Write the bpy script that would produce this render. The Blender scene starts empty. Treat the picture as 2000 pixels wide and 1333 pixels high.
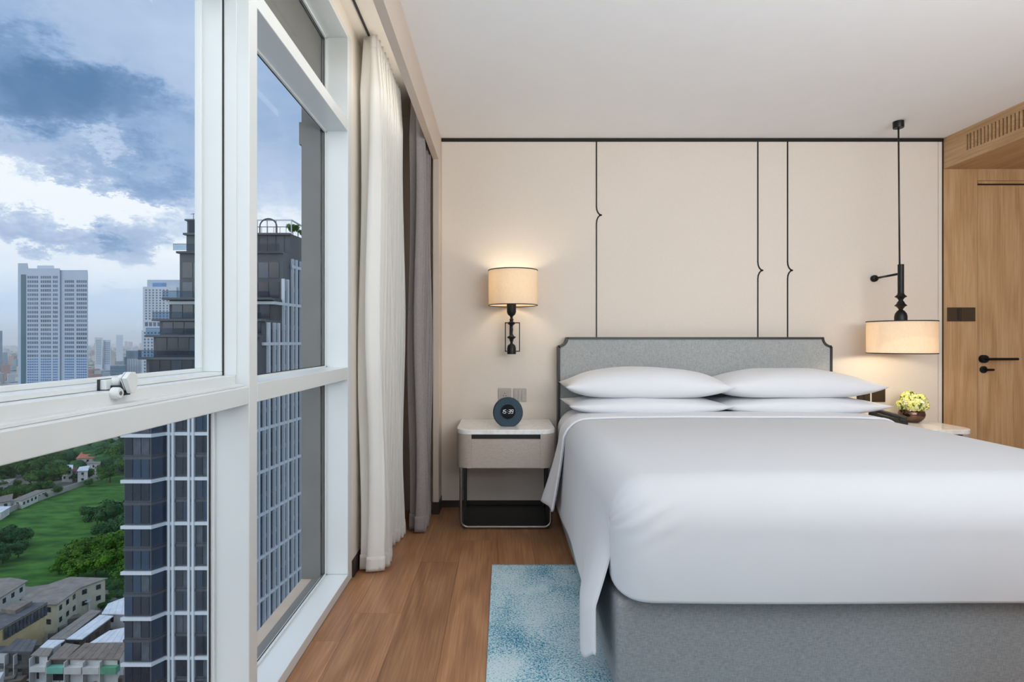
import bpy, bmesh, math, random
from mathutils import Vector, Matrix, noise as mnoise
R = math.radians
PI = math.pi
rnd = random.Random(7)
C = bpy.context.scene.collection
S = bpy.context.scene

# ------------------------------------------------------------------ camera, world, lights, exposure
FPX, VX, VY, CAMZ = 1120.0, 980.0, 666.0, 1.215
cam_d = bpy.data.cameras.new('camera')
cam_d.sensor_width = 36; cam_d.lens = FPX / 2000 * 36; cam_d.shift_x = 0.01; cam_d.shift_y = 0.0
cam_d.clip_start = 0.05; cam_d.clip_end = 20000
cam = bpy.data.objects.new('camera', cam_d); C.objects.link(cam)
cam.location = (0, 0, CAMZ); cam.rotation_euler = (R(90), 0, 0)
S.camera = cam
S.view_settings.view_transform = 'Standard'; S.view_settings.look = 'None'
S.view_settings.gamma = 1; S.view_settings.exposure = 0.15
S.view_settings.use_curve_mapping = False
S.cycles.max_bounces = 10; S.cycles.diffuse_bounces = 6; S.cycles.glossy_bounces = 4
S.cycles.transmission_bounces = 8; S.cycles.transparent_max_bounces = 16; S.cycles.volume_bounces = 2
S.cycles.sample_clamp_indirect = 4; S.cycles.caustics_reflective = False; S.cycles.caustics_refractive = False
S.cycles.blur_glossy = 0.5

def srgb(h):
    h = h.lstrip('#')
    v = [int(h[i:i+2], 16) / 255 for i in (0, 2, 4)]
    return tuple((c / 12.92 if c <= 0.04045 else ((c + 0.055) / 1.055) ** 2.4) for c in v) + (1,)

class NT:
    def __init__(s, nt): s.nt = nt; s.n = nt.nodes; s.l = nt.links
    def new(s, t, **k):
        n = s.n.new(t)
        for a, b in k.items(): setattr(n, a, b)
        return n
    def link(s, a, b): s.l.new(a, b)
    def set(s, sock, v):
        if isinstance(v, bpy.types.NodeSocket): s.l.new(v, sock)
        else: sock.default_value = v
    def math(s, op, a, b=None, c=None, clamp=False):
        n = s.new('ShaderNodeMath', operation=op, use_clamp=clamp)
        s.set(n.inputs[0], a)
        if b is not None: s.set(n.inputs[1], b)
        if c is not None: s.set(n.inputs[2], c)
        return n.outputs[0]
    def vmath(s, op, a, b=None):
        n = s.new('ShaderNodeVectorMath', operation=op)
        s.set(n.inputs[0], a)
        if b is not None: s.set(n.inputs[1], b)
        return n.outputs[0]
    def noise(s, vec, scale, detail=4, rough=0.5, dist=0.0):
        n = s.new('ShaderNodeTexNoise')
        s.set(n.inputs['Vector'], vec); n.inputs['Scale'].default_value = scale
        n.inputs['Detail'].default_value = detail; n.inputs['Roughness'].default_value = rough
        n.inputs['Distortion'].default_value = dist
        return n.outputs['Fac']
    def ramp(s, fac, stops, interp='LINEAR'):
        n = s.new('ShaderNodeValToRGB'); n.color_ramp.interpolation = interp
        e = n.color_ramp.elements
        while len(e) < len(stops): e.new(0.5)
        for i, (p, c) in enumerate(stops):
            e[i].position = p
            e[i].color = c if not isinstance(c, str) else srgb(c)
        s.set(n.inputs[0], fac)
        return n.outputs[0]
    def mix(s, fac, a, b, blend='MIX'):
        n = s.new('ShaderNodeMix', data_type='RGBA', blend_type=blend)
        s.set(n.inputs[0], fac)
        s.set(n.inputs[6], a if not isinstance(a, str) else srgb(a)); s.set(n.inputs[7], b if not isinstance(b, str) else srgb(b))
        return n.outputs[2]
    def smooth(s, v, a, b, lo=0.0, hi=1.0):
        n = s.new('ShaderNodeMapRange', interpolation_type='SMOOTHSTEP')
        s.set(n.inputs[0], v)
        for i, x in enumerate((a, b, lo, hi)): n.inputs[1 + i].default_value = x
        return n.outputs[0]

SKY_STRENGTH = 1.05
w = bpy.data.worlds.new('world'); S.world = w; w.use_nodes = True
W = NT(w.node_tree); W.n.clear()
tc = W.new('ShaderNodeTexCoord')
D = W.vmath('NORMALIZE', tc.outputs['Generated'])
sep = W.new('ShaderNodeSeparateXYZ'); W.link(D, sep.inputs[0])
az = W.math('ARCTAN2', sep.outputs[0], sep.outputs[1])
el = W.math('ARCSINE', sep.outputs[2])
cmb = W.new('ShaderNodeCombineXYZ')
W.link(sep.outputs[0], cmb.inputs[0]); W.link(sep.outputs[1], cmb.inputs[1])
W.link(W.math('MULTIPLY', sep.outputs[2], 2.0), cmb.inputs[2])
P0 = cmb.outputs[0]
wn = W.new('ShaderNodeTexNoise'); W.link(P0, wn.inputs['Vector']); wn.inputs['Scale'].default_value = 3.5; wn.inputs['Detail'].default_value = 12
wn.inputs['Roughness'].default_value = 0.74
warp = W.vmath('SUBTRACT', wn.outputs['Color'], (0.5, 0.5, 0.5))
wsep = W.new('ShaderNodeSeparateXYZ'); W.link(warp, wsep.inputs[0])
azw = W.math('MULTIPLY_ADD', wsep.outputs[0], 0.34, az)
elw = W.math('MULTIPLY_ADD', wsep.outputs[1], 0.26, el)
n1 = W.noise(P0, 3.4, 10, 0.6, 0.3)
n2 = W.noise(P0, 11.0, 8, 0.66, 0.2)
def az_el(px, py):
    return math.atan2(px - VX, FPX), math.atan((VY - py) / math.hypot(FPX, px - VX))
# general cloudiness rises with elevation all round the sky; the named masses are the cumulus of the photograph
cover = W.math('ADD', W.smooth(elw, 0.16, 0.40, 0.0, 0.56), W.math('MULTIPLY', W.math('SUBTRACT', n1, 0.5), 0.62))
cover = W.math('ADD', cover, W.math('MULTIPLY', W.math('SUBTRACT', n2, 0.5), 0.34))
for px, py, rx, ry, k in ((60, 165, 240, 75, .50), (200, 215, 170, 60, .35), (20, 30, 90, 60, .14), (350, 345, 110, 95, .34), (150, 300, 200, 40, .28),
                          (215, 320, 90, 30, .25), (265, 455, 55, 60, .62), (110, 440, 130, 32, .60), (60, 335, 50, 18, .35),
                          (330, 120, 190, 110, -.06), (90, 375, 190, 62, -.42), (560, 260, 160, 200, .20), (190, 275, 40, 12, -.3), (205, 600, 150, 30, .30)):
    a0, e0 = az_el(px, py)
    a1, _ = az_el(px + rx, py); _, e1 = az_el(px, py - ry)
    u = W.math('DIVIDE', W.math('SUBTRACT', azw, a0), abs(a1 - a0)); v = W.math('DIVIDE', W.math('SUBTRACT', elw, e0), abs(e1 - e0))
    r2 = W.math('ADD', W.math('MULTIPLY', u, u), W.math('MULTIPLY', v, v))
    cover = W.math('ADD', cover, W.math('MULTIPLY', W.smooth(r2, 0.1, 2.0, 1.0, 0.0), k))
cloud = W.ramp(W.math('MULTIPLY', cover, 0.75), [(0.0, '#E9EFF6'), (0.08, '#DFE8F2'), (0.18, '#C2D1E5'), (0.28, '#B0C3DE'), (0.42, '#A4B8D6'), (0.58, '#8DA8CC'), (0.75, '#7393BB'), (1.0, '#557AA3')])
low = W.ramp(W.math('ADD', el, W.math('MULTIPLY', W.math('SUBTRACT', W.noise(P0, 3.0, 5, .55), .5), .12)),
             [(0.0, '#C6DCF1'), (0.045, '#B9D3EE'), (0.10, '#CCDEF0'), (0.17, '#DDE8F2'), (0.3, '#DDE6F1')])
col = W.mix(W.smooth(el, 0.03, 0.15), low, cloud)
col = W.mix(W.smooth(el, -0.02, 0.0), '#9FB0BE', col)
bg = W.new('ShaderNodeBackground'); W.link(col, bg.inputs[0]); bg.inputs[1].default_value = SKY_STRENGTH
wo = W.new('ShaderNodeOutputWorld'); W.link(bg.outputs[0], wo.inputs[0])

def area(name, loc, rot, sx, sy, power, color):
    d = bpy.data.lights.new(name, 'AREA'); d.shape = 'RECTANGLE'; d.size = sx; d.size_y = sy
    d.energy = power; d.color = color
    o = bpy.data.objects.new(name, d); C.objects.link(o); o.location = loc; o.rotation_euler = rot
    return o
sd = bpy.data.lights.new('sun', 'SUN'); sd.energy = 1.35; sd.angle = R(80); sd.color = (0.97, 0.99, 1.0)
so = bpy.data.objects.new('sun', sd); C.objects.link(so)
so.rotation_euler = Vector((-0.66, -0.50, 0.56)).to_track_quat('Z', 'Y').to_euler()
area('overhead_fill', (1.5, 1.35, 2.67), (0, 0, 0), 2.8, 1.8, 6, (0.98, 0.99, 1.0))  # unseen fill light, added so the bed top is lit from above
area('ceiling_bounce_fill', (2.0, -0.3, 1.75), (R(148), 0, 0), 3.0, 1.6, 135, (0.93, 0.97, 1.0))  # added fill out of view, bounced off the ceiling to brighten the room
area('cove_light', (-0.486, 1.2, 2.62), (0, R(90), 0), 0.2, 4.6, 7, (1.0, 0.96, 0.90))

# ------------------------------------------------------------------ tools
def origin(o):
    v = Vector((0, 0, 0))
    while o is not None:
        v = v + o.location; o = o.parent
    return v

def tag(o, label=None, cat=None, group=None, kind=None):
    if label: o['label'] = label
    if cat: o['category'] = cat
    if group: o['group'] = group
    if kind: o['kind'] = kind
    return o

def thing(name, label, cat, loc, group=None):
    o = bpy.data.objects.new(name, None); C.objects.link(o); o.location = loc
    o.empty_display_size = 0.1
    return tag(o, label, cat, group)

class MB:
    def __init__(s): s.v = []; s.f = []
    def box(s, x0, x1, y0, y1, z0, z1):
        b = len(s.v)
        s.v += [(x0,y0,z0),(x1,y0,z0),(x1,y1,z0),(x0,y1,z0),(x0,y0,z1),(x1,y0,z1),(x1,y1,z1),(x0,y1,z1)]
        s.f += [tuple(b+i for i in q) for q in ((0,3,2,1),(4,5,6,7),(0,1,5,4),(1,2,6,5),(2,3,7,6),(3,0,4,7))]
        return s
    def rbox(s, c, ax, hx, hy, hz):   # rotated box: centre, angle about z, half sizes
        b = len(s.v); ca, sa = math.cos(ax), math.sin(ax)
        for z in (-hz, hz):
            for x, y in ((-hx,-hy),(hx,-hy),(hx,hy),(-hx,hy)):
                s.v.append((c[0]+x*ca-y*sa, c[1]+x*sa+y*ca, c[2]+z))
        s.f += [tuple(b+i for i in q) for q in ((0,3,2,1),(4,5,6,7),(0,1,5,4),(1,2,6,5),(2,3,7,6),(3,0,4,7))]
        return s
    def prism(s, poly, z0, z1):
        b = len(s.v); n = len(poly)
        s.v += [(p[0], p[1], z0) for p in poly] + [(p[0], p[1], z1) for p in poly]
        s.f += [tuple(b+i for i in reversed(range(n))), tuple(b+n+i for i in range(n))]
        s.f += [(b+i, b+(i+1)%n, b+n+(i+1)%n, b+n+i) for i in range(n)]
        return s
    def hull8(s, bot, top):
        b = len(s.v); n = len(bot)
        s.v += list(bot) + list(top)
        s.f += [tuple(b+i for i in reversed(range(n))), tuple(b+n+i for i in range(n))]
        s.f += [(b+i, b+(i+1)%n, b+n+(i+1)%n, b+n+i) for i in range(n)]
        return s
    def tube(s, path, r, n=10, closed=False):
        path = [Vector(p) for p in path]; b = len(s.v); m = len(path)
        up = Vector((0, 0, 1)); prev = None
        for i, p in enumerate(path):
            if closed: t = (path[(i+1)%m] - path[i-1])
            else: t = (path[min(i+1, m-1)] - path[max(i-1, 0)])
            t.normalize()
            if prev is None:
                a = t.cross(up)
                if a.length < 1e-4: a = t.cross(Vector((1, 0, 0)))
            else:
                a = prev - t * prev.dot(t)
            a.normalize(); prev = a; c = t.cross(a)
            rr = r[i] if isinstance(r, (list, tuple)) else r
            for k in range(n):
                q = 2*PI*k/n
                s.v.append(tuple(p + (a*math.cos(q) + c*math.sin(q))*rr))
        segs = m if closed else m-1
        for i in range(segs):
            j = (i+1) % m
            for k in range(n):
                s.f.append((b+i*n+k, b+i*n+(k+1)%n, b+j*n+(k+1)%n, b+j*n+k))
        if not closed:
            s.f.append(tuple(b+k for k in reversed(range(n)))); s.f.append(tuple(b+(m-1)*n+k for k in range(n)))
        return s
    def lathe(s, prof, cx, cy, n=32, axis='z', cz=0):   # prof: (r, h)
        b = len(s.v)
        for r, h in prof:
            for k in range(n):
                q = 2*PI*k/n
                if axis == 'z': s.v.append((cx+r*math.cos(q), cy+r*math.sin(q), cz+h))
                elif axis == 'y': s.v.append((cx+r*math.cos(q), cy+h, cz+r*math.sin(q)))
                else: s.v.append((cx+h, cy+r*math.cos(q), cz+r*math.sin(q)))
        m = len(prof)
        for i in range(m-1):
            for k in range(n):
                q = (b+i*n+k, b+i*n+(k+1)%n, b+(i+1)*n+(k+1)%n, b+(i+1)*n+k)
                s.f.append(q if axis != 'y' else q[::-1])
        if prof[0][0] > 1e-6: s.f.append(tuple(b+k for k in reversed(range(n))))
        if prof[-1][0] > 1e-6: s.f.append(tuple(b+(m-1)*n+k for k in range(n)))
        return s
    def grid(s, fn, nu, nv, skip=None):
        b = len(s.v)
        for i in range(nu+1):
            for j in range(nv+1): s.v.append(tuple(fn(i/nu, j/nv)))
        for i in range(nu):
            for j in range(nv):
                if skip and skip(i, j): continue
                s.f.append((b+i*(nv+1)+j, b+(i+1)*(nv+1)+j, b+(i+1)*(nv+1)+j+1, b+i*(nv+1)+j+1))
        return s
    def build(s, name, mat, parent=None, smooth=False, bevel=0, seg=2, solid=0, offset=-1, subsurf=0, angle=None, weld=False):
        me = bpy.data.meshes.new(name)
        if parent is not None: o0 = origin(parent)
        else:
            xs = [p[0] for p in s.v]; ys = [p[1] for p in s.v]; zs = [p[2] for p in s.v]
            o0 = Vector(((min(xs)+max(xs))/2, (min(ys)+max(ys))/2, min(zs)))
        me.from_pydata([(p[0]-o0.x, p[1]-o0.y, p[2]-o0.z) for p in s.v], [], s.f)
        if weld or smooth:
            bm = bmesh.new(); bm.from_mesh(me)
            if weld: bmesh.ops.remove_doubles(bm, verts=bm.verts, dist=1e-5)
            bmesh.ops.delete(bm, geom=[v for v in bm.verts if not v.link_faces], context='VERTS')
            bm.to_mesh(me); bm.free()
        me.update()
        for m in (mat if isinstance(mat, (list, tuple)) else [mat]): me.materials.append(m)
        o = bpy.data.objects.new(name, me); C.objects.link(o)
        if parent is not None: o.parent = parent
        else: o.location = o0
        if smooth:
            me.polygons.foreach_set('use_smooth', [True]*len(me.polygons))
            if angle is not None: me.set_sharp_from_angle(angle=R(angle))
        if solid:
            m = o.modifiers.new('solid', 'SOLIDIFY'); m.thickness = solid; m.offset = offset
        if bevel:
            m = o.modifiers.new('bevel', 'BEVEL'); m.width = bevel; m.segments = seg; m.limit_method = 'ANGLE'; m.angle_limit = R(40)
            if not smooth:
                me.polygons.foreach_set('use_smooth', [True]*len(me.polygons)); m.harden_normals = True
        if subsurf:
            m = o.modifiers.new('sub', 'SUBSURF'); m.levels = subsurf; m.render_levels = subsurf
        return o

def box(name, mat, x0, x1, y0, y1, z0, z1, parent=None, bevel=0, kind=None):
    o = MB().box(min(x0,x1), max(x0,x1), min(y0,y1), max(y0,y1), min(z0,z1), max(z0,z1)).build(name, mat, parent, bevel=bevel)
    if kind: o['kind'] = kind
    return o

def copy_tree(o, parent=None):
    c = o.copy(); C.objects.link(c)
    if parent is not None:
        c.parent = parent
    for ch in list(o.children): copy_tree(ch, c)
    return c

def seat(px, py, z):       # where the sight line through a pixel meets the height z
    d = (CAMZ - z) * FPX / (py - VY)
    return Vector(((px - VX) / FPX * d, d, z))
def at(px, py, d):
    return Vector(((px - VX) / FPX * d, d, CAMZ - (py - VY) / FPX * d))

# ------------------------------------------------------------------ materials
def mat(name, color, rough=0.5, metal=0.0, noise_scale=None, amt=0.06, bump=0.0, bump_scale=200, stretch=(1,1,1), spec=0.5, color2=None, sheen=0, coord='Object', detail=4):
    m = bpy.data.materials.new(name); m.use_nodes = True
    T = NT(m.node_tree); b = T.n['Principled BSDF']
    c = srgb(color) if isinstance(color, str) else color
    b.inputs['Roughness'].default_value = rough; b.inputs['Metallic'].default_value = metal
    b.inputs['Specular IOR Level'].default_value = spec
    if sheen: b.inputs['Sheen Weight'].default_value = sheen
    tcn = T.new('ShaderNodeTexCoord'); mp = T.new('ShaderNodeMapping'); mp.inputs['Scale'].default_value = stretch
    T.link(tcn.outputs[coord], mp.inputs[0])
    if noise_scale is None: noise_scale = 6
    f = T.noise(mp.outputs[0], noise_scale, detail, 0.6)
    if color2: c2 = srgb(color2); base = T.ramp(f, [(0.35, c), (0.65, c2)])
    else:
        lo = tuple(x*(1-amt) for x in c[:3])+(1,); hi = tuple(min(1, x*(1+amt)) for x in c[:3])+(1,)
        base = T.ramp(f, [(0.3, lo), (0.7, hi)])
    T.link(base, b.inputs['Base Color'])
    if bump:
        bn = T.new('ShaderNodeBump'); bn.inputs['Strength'].default_value = bump; bn.inputs['Distance'].default_value = 0.002
        T.link(T.noise(mp.outputs[0], bump_scale, 2, .5), bn.inputs['Height']); T.link(bn.outputs[0], b.inputs['Normal'])
    return m

def weave(name, c1, c2, scale=260, rough=0.9, bump=0.35, contrast=(0.35, 0.65), mottle=0.05):
    m = bpy.data.materials.new(name); m.use_nodes = True
    T = NT(m.node_tree); b = T.n['Principled BSDF']; b.inputs['Roughness'].default_value = rough
    b.inputs['Specular IOR Level'].default_value = 0.15
    tcn = T.new('ShaderNodeTexCoord')
    fs = []
    for st in ((1, 1, 0.12), (0.12, 0.12, 1)):
        mp = T.new('ShaderNodeMapping'); mp.inputs['Scale'].default_value = st
        T.link(tcn.outputs['Object'], mp.inputs[0]); fs.append(T.noise(mp.outputs[0], scale, 2, .6))
    f = T.math('MULTIPLY', T.math('ADD', fs[0], fs[1]), 0.5)
    base = T.ramp(f, [(contrast[0], c1), (contrast[1], c2)])
    f2 = T.noise(tcn.outputs['Object'], 9, 3, .6)
    base = T.mix(T.math('MULTIPLY', f2, mottle*2), base, '#606468')
    T.link(base, b.inputs['Base Color'])
    bn = T.new('ShaderNodeBump'); bn.inputs['Strength'].default_value = bump; bn.inputs['Distance'].default_value = 0.001
    T.link(f, bn.inputs['Height']); T.link(bn.outputs[0], b.inputs['Normal'])
    return m

def wood(name, dark, mid, light, axis='y', rough=0.45, ring=26, gscale=1.0, spec=0.4, tint=0.12):
    m = bpy.data.materials.new(name); m.use_nodes = True
    T = NT(m.node_tree); b = T.n['Principled BSDF']; b.inputs['Roughness'].default_value = rough
    b.inputs['Specular IOR Level'].default_value = spec
    tcn = T.new('ShaderNodeTexCoord'); oi = T.new('ShaderNodeObjectInfo')
    off = T.new('ShaderNodeCombineXYZ'); r = T.math('MULTIPLY', oi.outputs['Random'], 37.0)
    for i in range(3): T.link(r, off.inputs[i])
    v = T.vmath('ADD', tcn.outputs['Object'], off.outputs[0])
    def stretched(a, k):
        st = {'x': (k, a, a), 'y': (a, k, a), 'z': (a, a, k)}[axis]
        return T.vmath('MULTIPLY', v, st)
    f1 = T.noise(stretched(2.6*gscale, 0.42*gscale), 1.0, 3, .5, 0.15)
    rings = T.math('MULTIPLY_ADD', T.math('SINE', T.math('MULTIPLY', f1, ring*2.2)), 0.5, 0.5)
    fine = T.noise(stretched(110*gscale, 3.0*gscale), 1.0, 5, .62)
    pore = T.noise(stretched(330*gscale, 9*gscale), 1.0, 3, .6)
    k = T.math('ADD', T.math('MULTIPLY', rings, 0.16), T.math('MULTIPLY', fine, 0.84))
    base = T.ramp(k, [(0.22, dark), (0.5, mid), (0.74, light)])
    base = T.mix(T.smooth(pore, 0.56, 0.72, 0.0, 0.35), base, dark)
    hs = T.new('ShaderNodeHueSaturation'); T.link(base, hs.inputs['Color'])
    T.link(T.math('MULTIPLY_ADD', oi.outputs['Random'], tint*2, 1-tint), hs.inputs['Value'])
    T.link(hs.outputs[0], b.inputs['Base Color'])
    bn = T.new('ShaderNodeBump'); bn.inputs['Strength'].default_value = 0.12; bn.inputs['Distance'].default_value = 0.001
    T.link(fine, bn.inputs['Height']); T.link(bn.outputs[0], b.inputs['Normal'])
    return m

def sheer_mat(name, color, trans=0.5, transp=0.0, rough=0.9, weave_scale=500):
    m = bpy.data.materials.new(name); m.use_nodes = True
    T = NT(m.node_tree); T.n.clear()
    tcn = T.new('ShaderNodeTexCoord')
    f = T.noise(tcn.outputs['Object'], weave_scale, 2, .6)
    c = srgb(color); col = T.ramp(f, [(0.3, tuple(x*0.95 for x in c[:3])+(1,)), (0.7, c)])
    d = T.new('ShaderNodeBsdfDiffuse'); T.link(col, d.inputs[0])
    t = T.new('ShaderNodeBsdfTranslucent'); T.link(col, t.inputs[0])
    mx = T.new('ShaderNodeMixShader'); mx.inputs[0].default_value = trans
    T.link(d.outputs[0], mx.inputs[1]); T.link(t.outputs[0], mx.inputs[2])
    out = T.new('ShaderNodeOutputMaterial')
    if transp:
        tr = T.new('ShaderNodeBsdfTransparent'); m2 = T.new('ShaderNodeMixShader'); m2.inputs[0].default_value = transp
        T.link(mx.outputs[0], m2.inputs[1]); T.link(tr.outputs[0], m2.inputs[2]); T.link(m2.outputs[0], out.inputs[0])
    else: T.link(mx.outputs[0], out.inputs[0])
    return m

def glass_mat(name, tint=(0.97, 0.985, 0.99, 1), refl=0.05, rough=0.0):
    m = bpy.data.materials.new(name); m.use_nodes = True
    T = NT(m.node_tree); T.n.clear()
    tr = T.new('ShaderNodeBsdfTransparent'); tr.inputs[0].default_value = tint
    g = T.new('ShaderNodeBsdfGlossy'); g.inputs['Roughness'].default_value = rough
    lw = T.new('ShaderNodeLayerWeight'); lw.inputs[0].default_value = 0.25
    mx = T.new('ShaderNodeMixShader')
    T.link(T.math('MULTIPLY', lw.outputs['Fresnel'], refl*4, clamp=True), mx.inputs[0])
    T.link(tr.outputs[0], mx.inputs[1]); T.link(g.outputs[0], mx.inputs[2])
    out = T.new('ShaderNodeOutputMaterial'); T.link(mx.outputs[0], out.inputs[0])
    return m

M = {}
M['ceiling'] = mat('ceiling paint', '#EEEFF0', 0.9, spec=0.1, amt=0.01)
M['cream'] = mat('cream wall paint', '#E0D9CE', 0.8, spec=0.15, amt=0.01)
M['fabric_wall'] = weave('beige wall fabric', '#D8CFC4', '#E0D7CD', 700, 0.85, 0.1, mottle=0.0)
M['bulkhead'] = mat('warm beige lacquer', '#CFC1B4', 0.6, spec=0.2, amt=0.015)
M['black_trim'] = mat('black bronze metal', '#1E1C1B', 0.45, 0.3, amt=0.1)
M['base_dark'] = mat('dark brown skirting', '#2B2421', 0.5, amt=0.1)
M['floor_wood'] = wood('oak floor', '#7A543A', '#996C4A', '#AE835E', 'y', 0.36, spec=0.45, tint=0.15)
M['oak_v'] = wood('oak veneer', '#9C7852', '#B8946C', '#C6A680', 'z', 0.5, ring=22, tint=0.05)
M['oak_h'] = wood('oak veneer across', '#9C7852', '#B8946C', '#C6A680', 'y', 0.5, ring=22, tint=0.05)
M['joint'] = mat('dark joint', '#5A4432', 0.8)
M['alu'] = mat('white powder coated aluminium', '#D5DBDC', 0.35, amt=0.012, spec=0.5)
M['gasket'] = mat('black rubber gasket', '#2A2C2E', 0.7)
M['glass'] = glass_mat('window glass', tint=(0.985, 0.99, 0.99, 1), refl=0.008)
M['concrete'] = mat('grey exterior concrete', '#6F6F6D', 0.85, amt=0.08, noise_scale=5, bump=0.2, bump_scale=60)
M['sill_stone'] = mat('tan exterior sill', '#B3A596', 0.85, amt=0.08, noise_scale=12)
M['linen'] = mat('white bed linen', '#C3C6CB', 0.85, spec=0.15, amt=0.006, bump=0.05, bump_scale=900, sheen=0.1)
M['pillow'] = mat('white pillow cotton', '#DCDEE3', 0.85, spec=0.15, amt=0.006, bump=0.05, bump_scale=900, sheen=0.1)
M['bed_grey'] = weave('grey woven upholstery', '#74787B', '#92969A', 420, 0.9, 0.35, mottle=0.02)
M['head_grey'] = weave('light grey woven upholstery', '#8F9394', '#B4B7B6', 420, 0.9, 0.35, mottle=0.02)
M['head_frame'] = mat('black stained timber', '#29282A', 0.42, amt=0.1)
M['ns_body'] = weave('taupe textured lacquer', '#A89D93', '#BBB0A6', 300, 0.6, 0.1, mottle=0.0)
M['dark_wood'] = mat('dark recess', '#1D1E20', 0.5)
M['chrome'] = mat('brushed gunmetal', '#8C8782', 0.3, 0.9, amt=0.05)
M['black_metal'] = mat('black metal', '#17181A', 0.42, 0.4, amt=0.1)
M['black_plastic'] = mat('black plastic', '#121314', 0.35)
M['rod'] = mat('dark bronze rod', '#3B3934', 0.4, 0.6)
M['sheer'] = sheer_mat('white sheer', '#FAF9F6', 0.42)
M['drape'] = weave('grey linen drape', '#8B8484', '#A09A9A', 500, 0.9, 0.3, mottle=0.05)
M['drape_dark'] = mat('black lining', '#1B1B1D', 0.8)
M['clock_blue'] = mat('slate blue plastic', '#3B5366', 0.55, amt=0.04)
M['clock_fabric'] = weave('slate speaker cloth', '#35444F', '#465866', 900, 0.9, 0.2, mottle=0.0)
M['screen'] = mat('black display', '#0B0D10', 0.5, spec=0.2)
M['plate_window_lit'] = mat('bronze plate with painted window reflection', '#B3ADA5', 0.35, 0.35, amt=0.05, stretch=(1, 1, 40))  # same metal as the bronze plates, window reflection put into the lighter colour
M['plate_bronze'] = mat('dark bronze plate', '#4B3E32', 0.35, 0.55, amt=0.08, stretch=(1, 1, 40))
M['vase'] = mat('bronze mirror glaze', '#6E564C', 0.12, 0.95, amt=0.05)
M['petal'] = mat('pale yellow green petals', '#F0EFA0', 0.6, amt=0.1, noise_scale=60, color2='#DDE27A')
M['petal_w'] = mat('cream petals', '#F3F0D4', 0.6, amt=0.05)
M['leaf'] = mat('leaf green', '#5E7A35', 0.6)

def marble():
    m = bpy.data.materials.new('white marble'); m.use_nodes = True
    T = NT(m.node_tree); b = T.n['Principled BSDF']; b.inputs['Roughness'].default_value = 0.12
    tcn = T.new('ShaderNodeTexCoord'); f = T.noise(tcn.outputs['Object'], 5, 6, .65, 1.5)
    v = T.math('ABSOLUTE', T.math('SUBTRACT', f, 0.5))
    T.link(T.ramp(v, [(0.0, '#E2E2E0'), (0.03, '#EEEEEC'), (0.2, '#F4F4F2')]), b.inputs['Base Color'])
    return m
M['marble'] = marble()

def emit_mat(name, color, strength):
    m = bpy.data.materials.new(name); m.use_nodes = True
    b = m.node_tree.nodes['Principled BSDF']
    T = NT(m.node_tree); tcn = T.new('ShaderNodeTexCoord')
    c = T.ramp(T.noise(tcn.outputs['Object'], 30, 1), [(0.0, color), (1.0, color)])
    T.link(c, b.inputs['Base Color']); T.link(c, b.inputs['Emission Color'])
    b.inputs['Emission Strength'].default_value = strength
    return m
M['digits'] = emit_mat('white clock digits', '#DDE6F0', 0.6)
M['bulb'] = emit_mat('warm bulb', '#FFD9A0', 6.0)

def shade_mat():
    m = bpy.data.materials.new('cream linen lamp shade'); m.use_nodes = True
    T = NT(m.node_tree); T.n.clear()
    tcn = T.new('ShaderNodeTexCoord'); mp = T.new('ShaderNodeMapping'); mp.inputs['Scale'].default_value = (1, 1, 0.2)
    T.link(tcn.outputs['Object'], mp.inputs[0])
    col = T.ramp(T.noise(mp.outputs[0], 220, 3, .6), [(0.3, '#EEE2D0'), (0.7, '#F6ECDC')])
    d = T.new('ShaderNodeBsdfDiffuse'); T.link(col, d.inputs[0])
    t = T.new('ShaderNodeBsdfTranslucent'); T.link(col, t.inputs[0])
    mx = T.new('ShaderNodeMixShader'); mx.inputs[0].default_value = 0.42
    T.link(d.outputs[0], mx.inputs[1]); T.link(t.outputs[0], mx.inputs[2])
    out = T.new('ShaderNodeOutputMaterial'); T.link(mx.outputs[0], out.inputs[0])
    return m
M['shade'] = shade_mat()

def rug_mat():
    m = bpy.data.materials.new('blue mottled rug pile'); m.use_nodes = True
    T = NT(m.node_tree); b = T.n['Principled BSDF']; b.inputs['Roughness'].default_value = 0.95
    b.inputs['Specular IOR Level'].default_value = 0.05
    tcn = T.new('ShaderNodeTexCoord')
    big = T.noise(T.vmath('MULTIPLY', tcn.outputs['Object'], (1.6, 1.0, 1)), 2.3, 4, .55, 0.4)
    sp = T.noise(T.vmath('MULTIPLY', tcn.outputs['Object'], (1, 1, 1)), 130, 3, .8)
    sp2 = T.noise(tcn.outputs['Object'], 330, 2, .7)
    k = T.math('ADD', T.math('MULTIPLY', T.math('SUBTRACT', big, .5), 1.6), T.math('MULTIPLY', T.math('SUBTRACT', sp, .5), 3.4))
    k = T.math('ADD', k, T.math('MULTIPLY', T.math('SUBTRACT', sp2, .5), .5))
    k = T.math('ADD', k, 0.37)
    T.link(T.ramp(k, [(0.15, '#C3D3D6'), (0.45, '#A3C2CB'), (0.62, '#6FA3B6'), (0.80, '#3A7F9C'), (1.0, '#1C5C7C')]), b.inputs['Base Color'])
    bn = T.new('ShaderNodeBump'); bn.inputs['Strength'].default_value = 0.6; bn.inputs['Distance'].default_value = 0.004
    T.link(sp2, bn.inputs['Height']); T.link(bn.outputs[0], b.inputs['Normal'])
    return m
M['rug'] = rug_mat()

# ------------------------------------------------------------------ room shell
YB = 4.2          # back wall
XL = -0.77        # face of the window frames
XP = -0.4425      # curtain bulkhead and left edge of the panelled wall
XR = 3.2325       # right edge of the panelled wall
ZC = 2.7
YR = -2.6         # wall behind the camera
XE = 5.4
def struct(o): o['kind'] = 'structure'; return o

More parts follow.
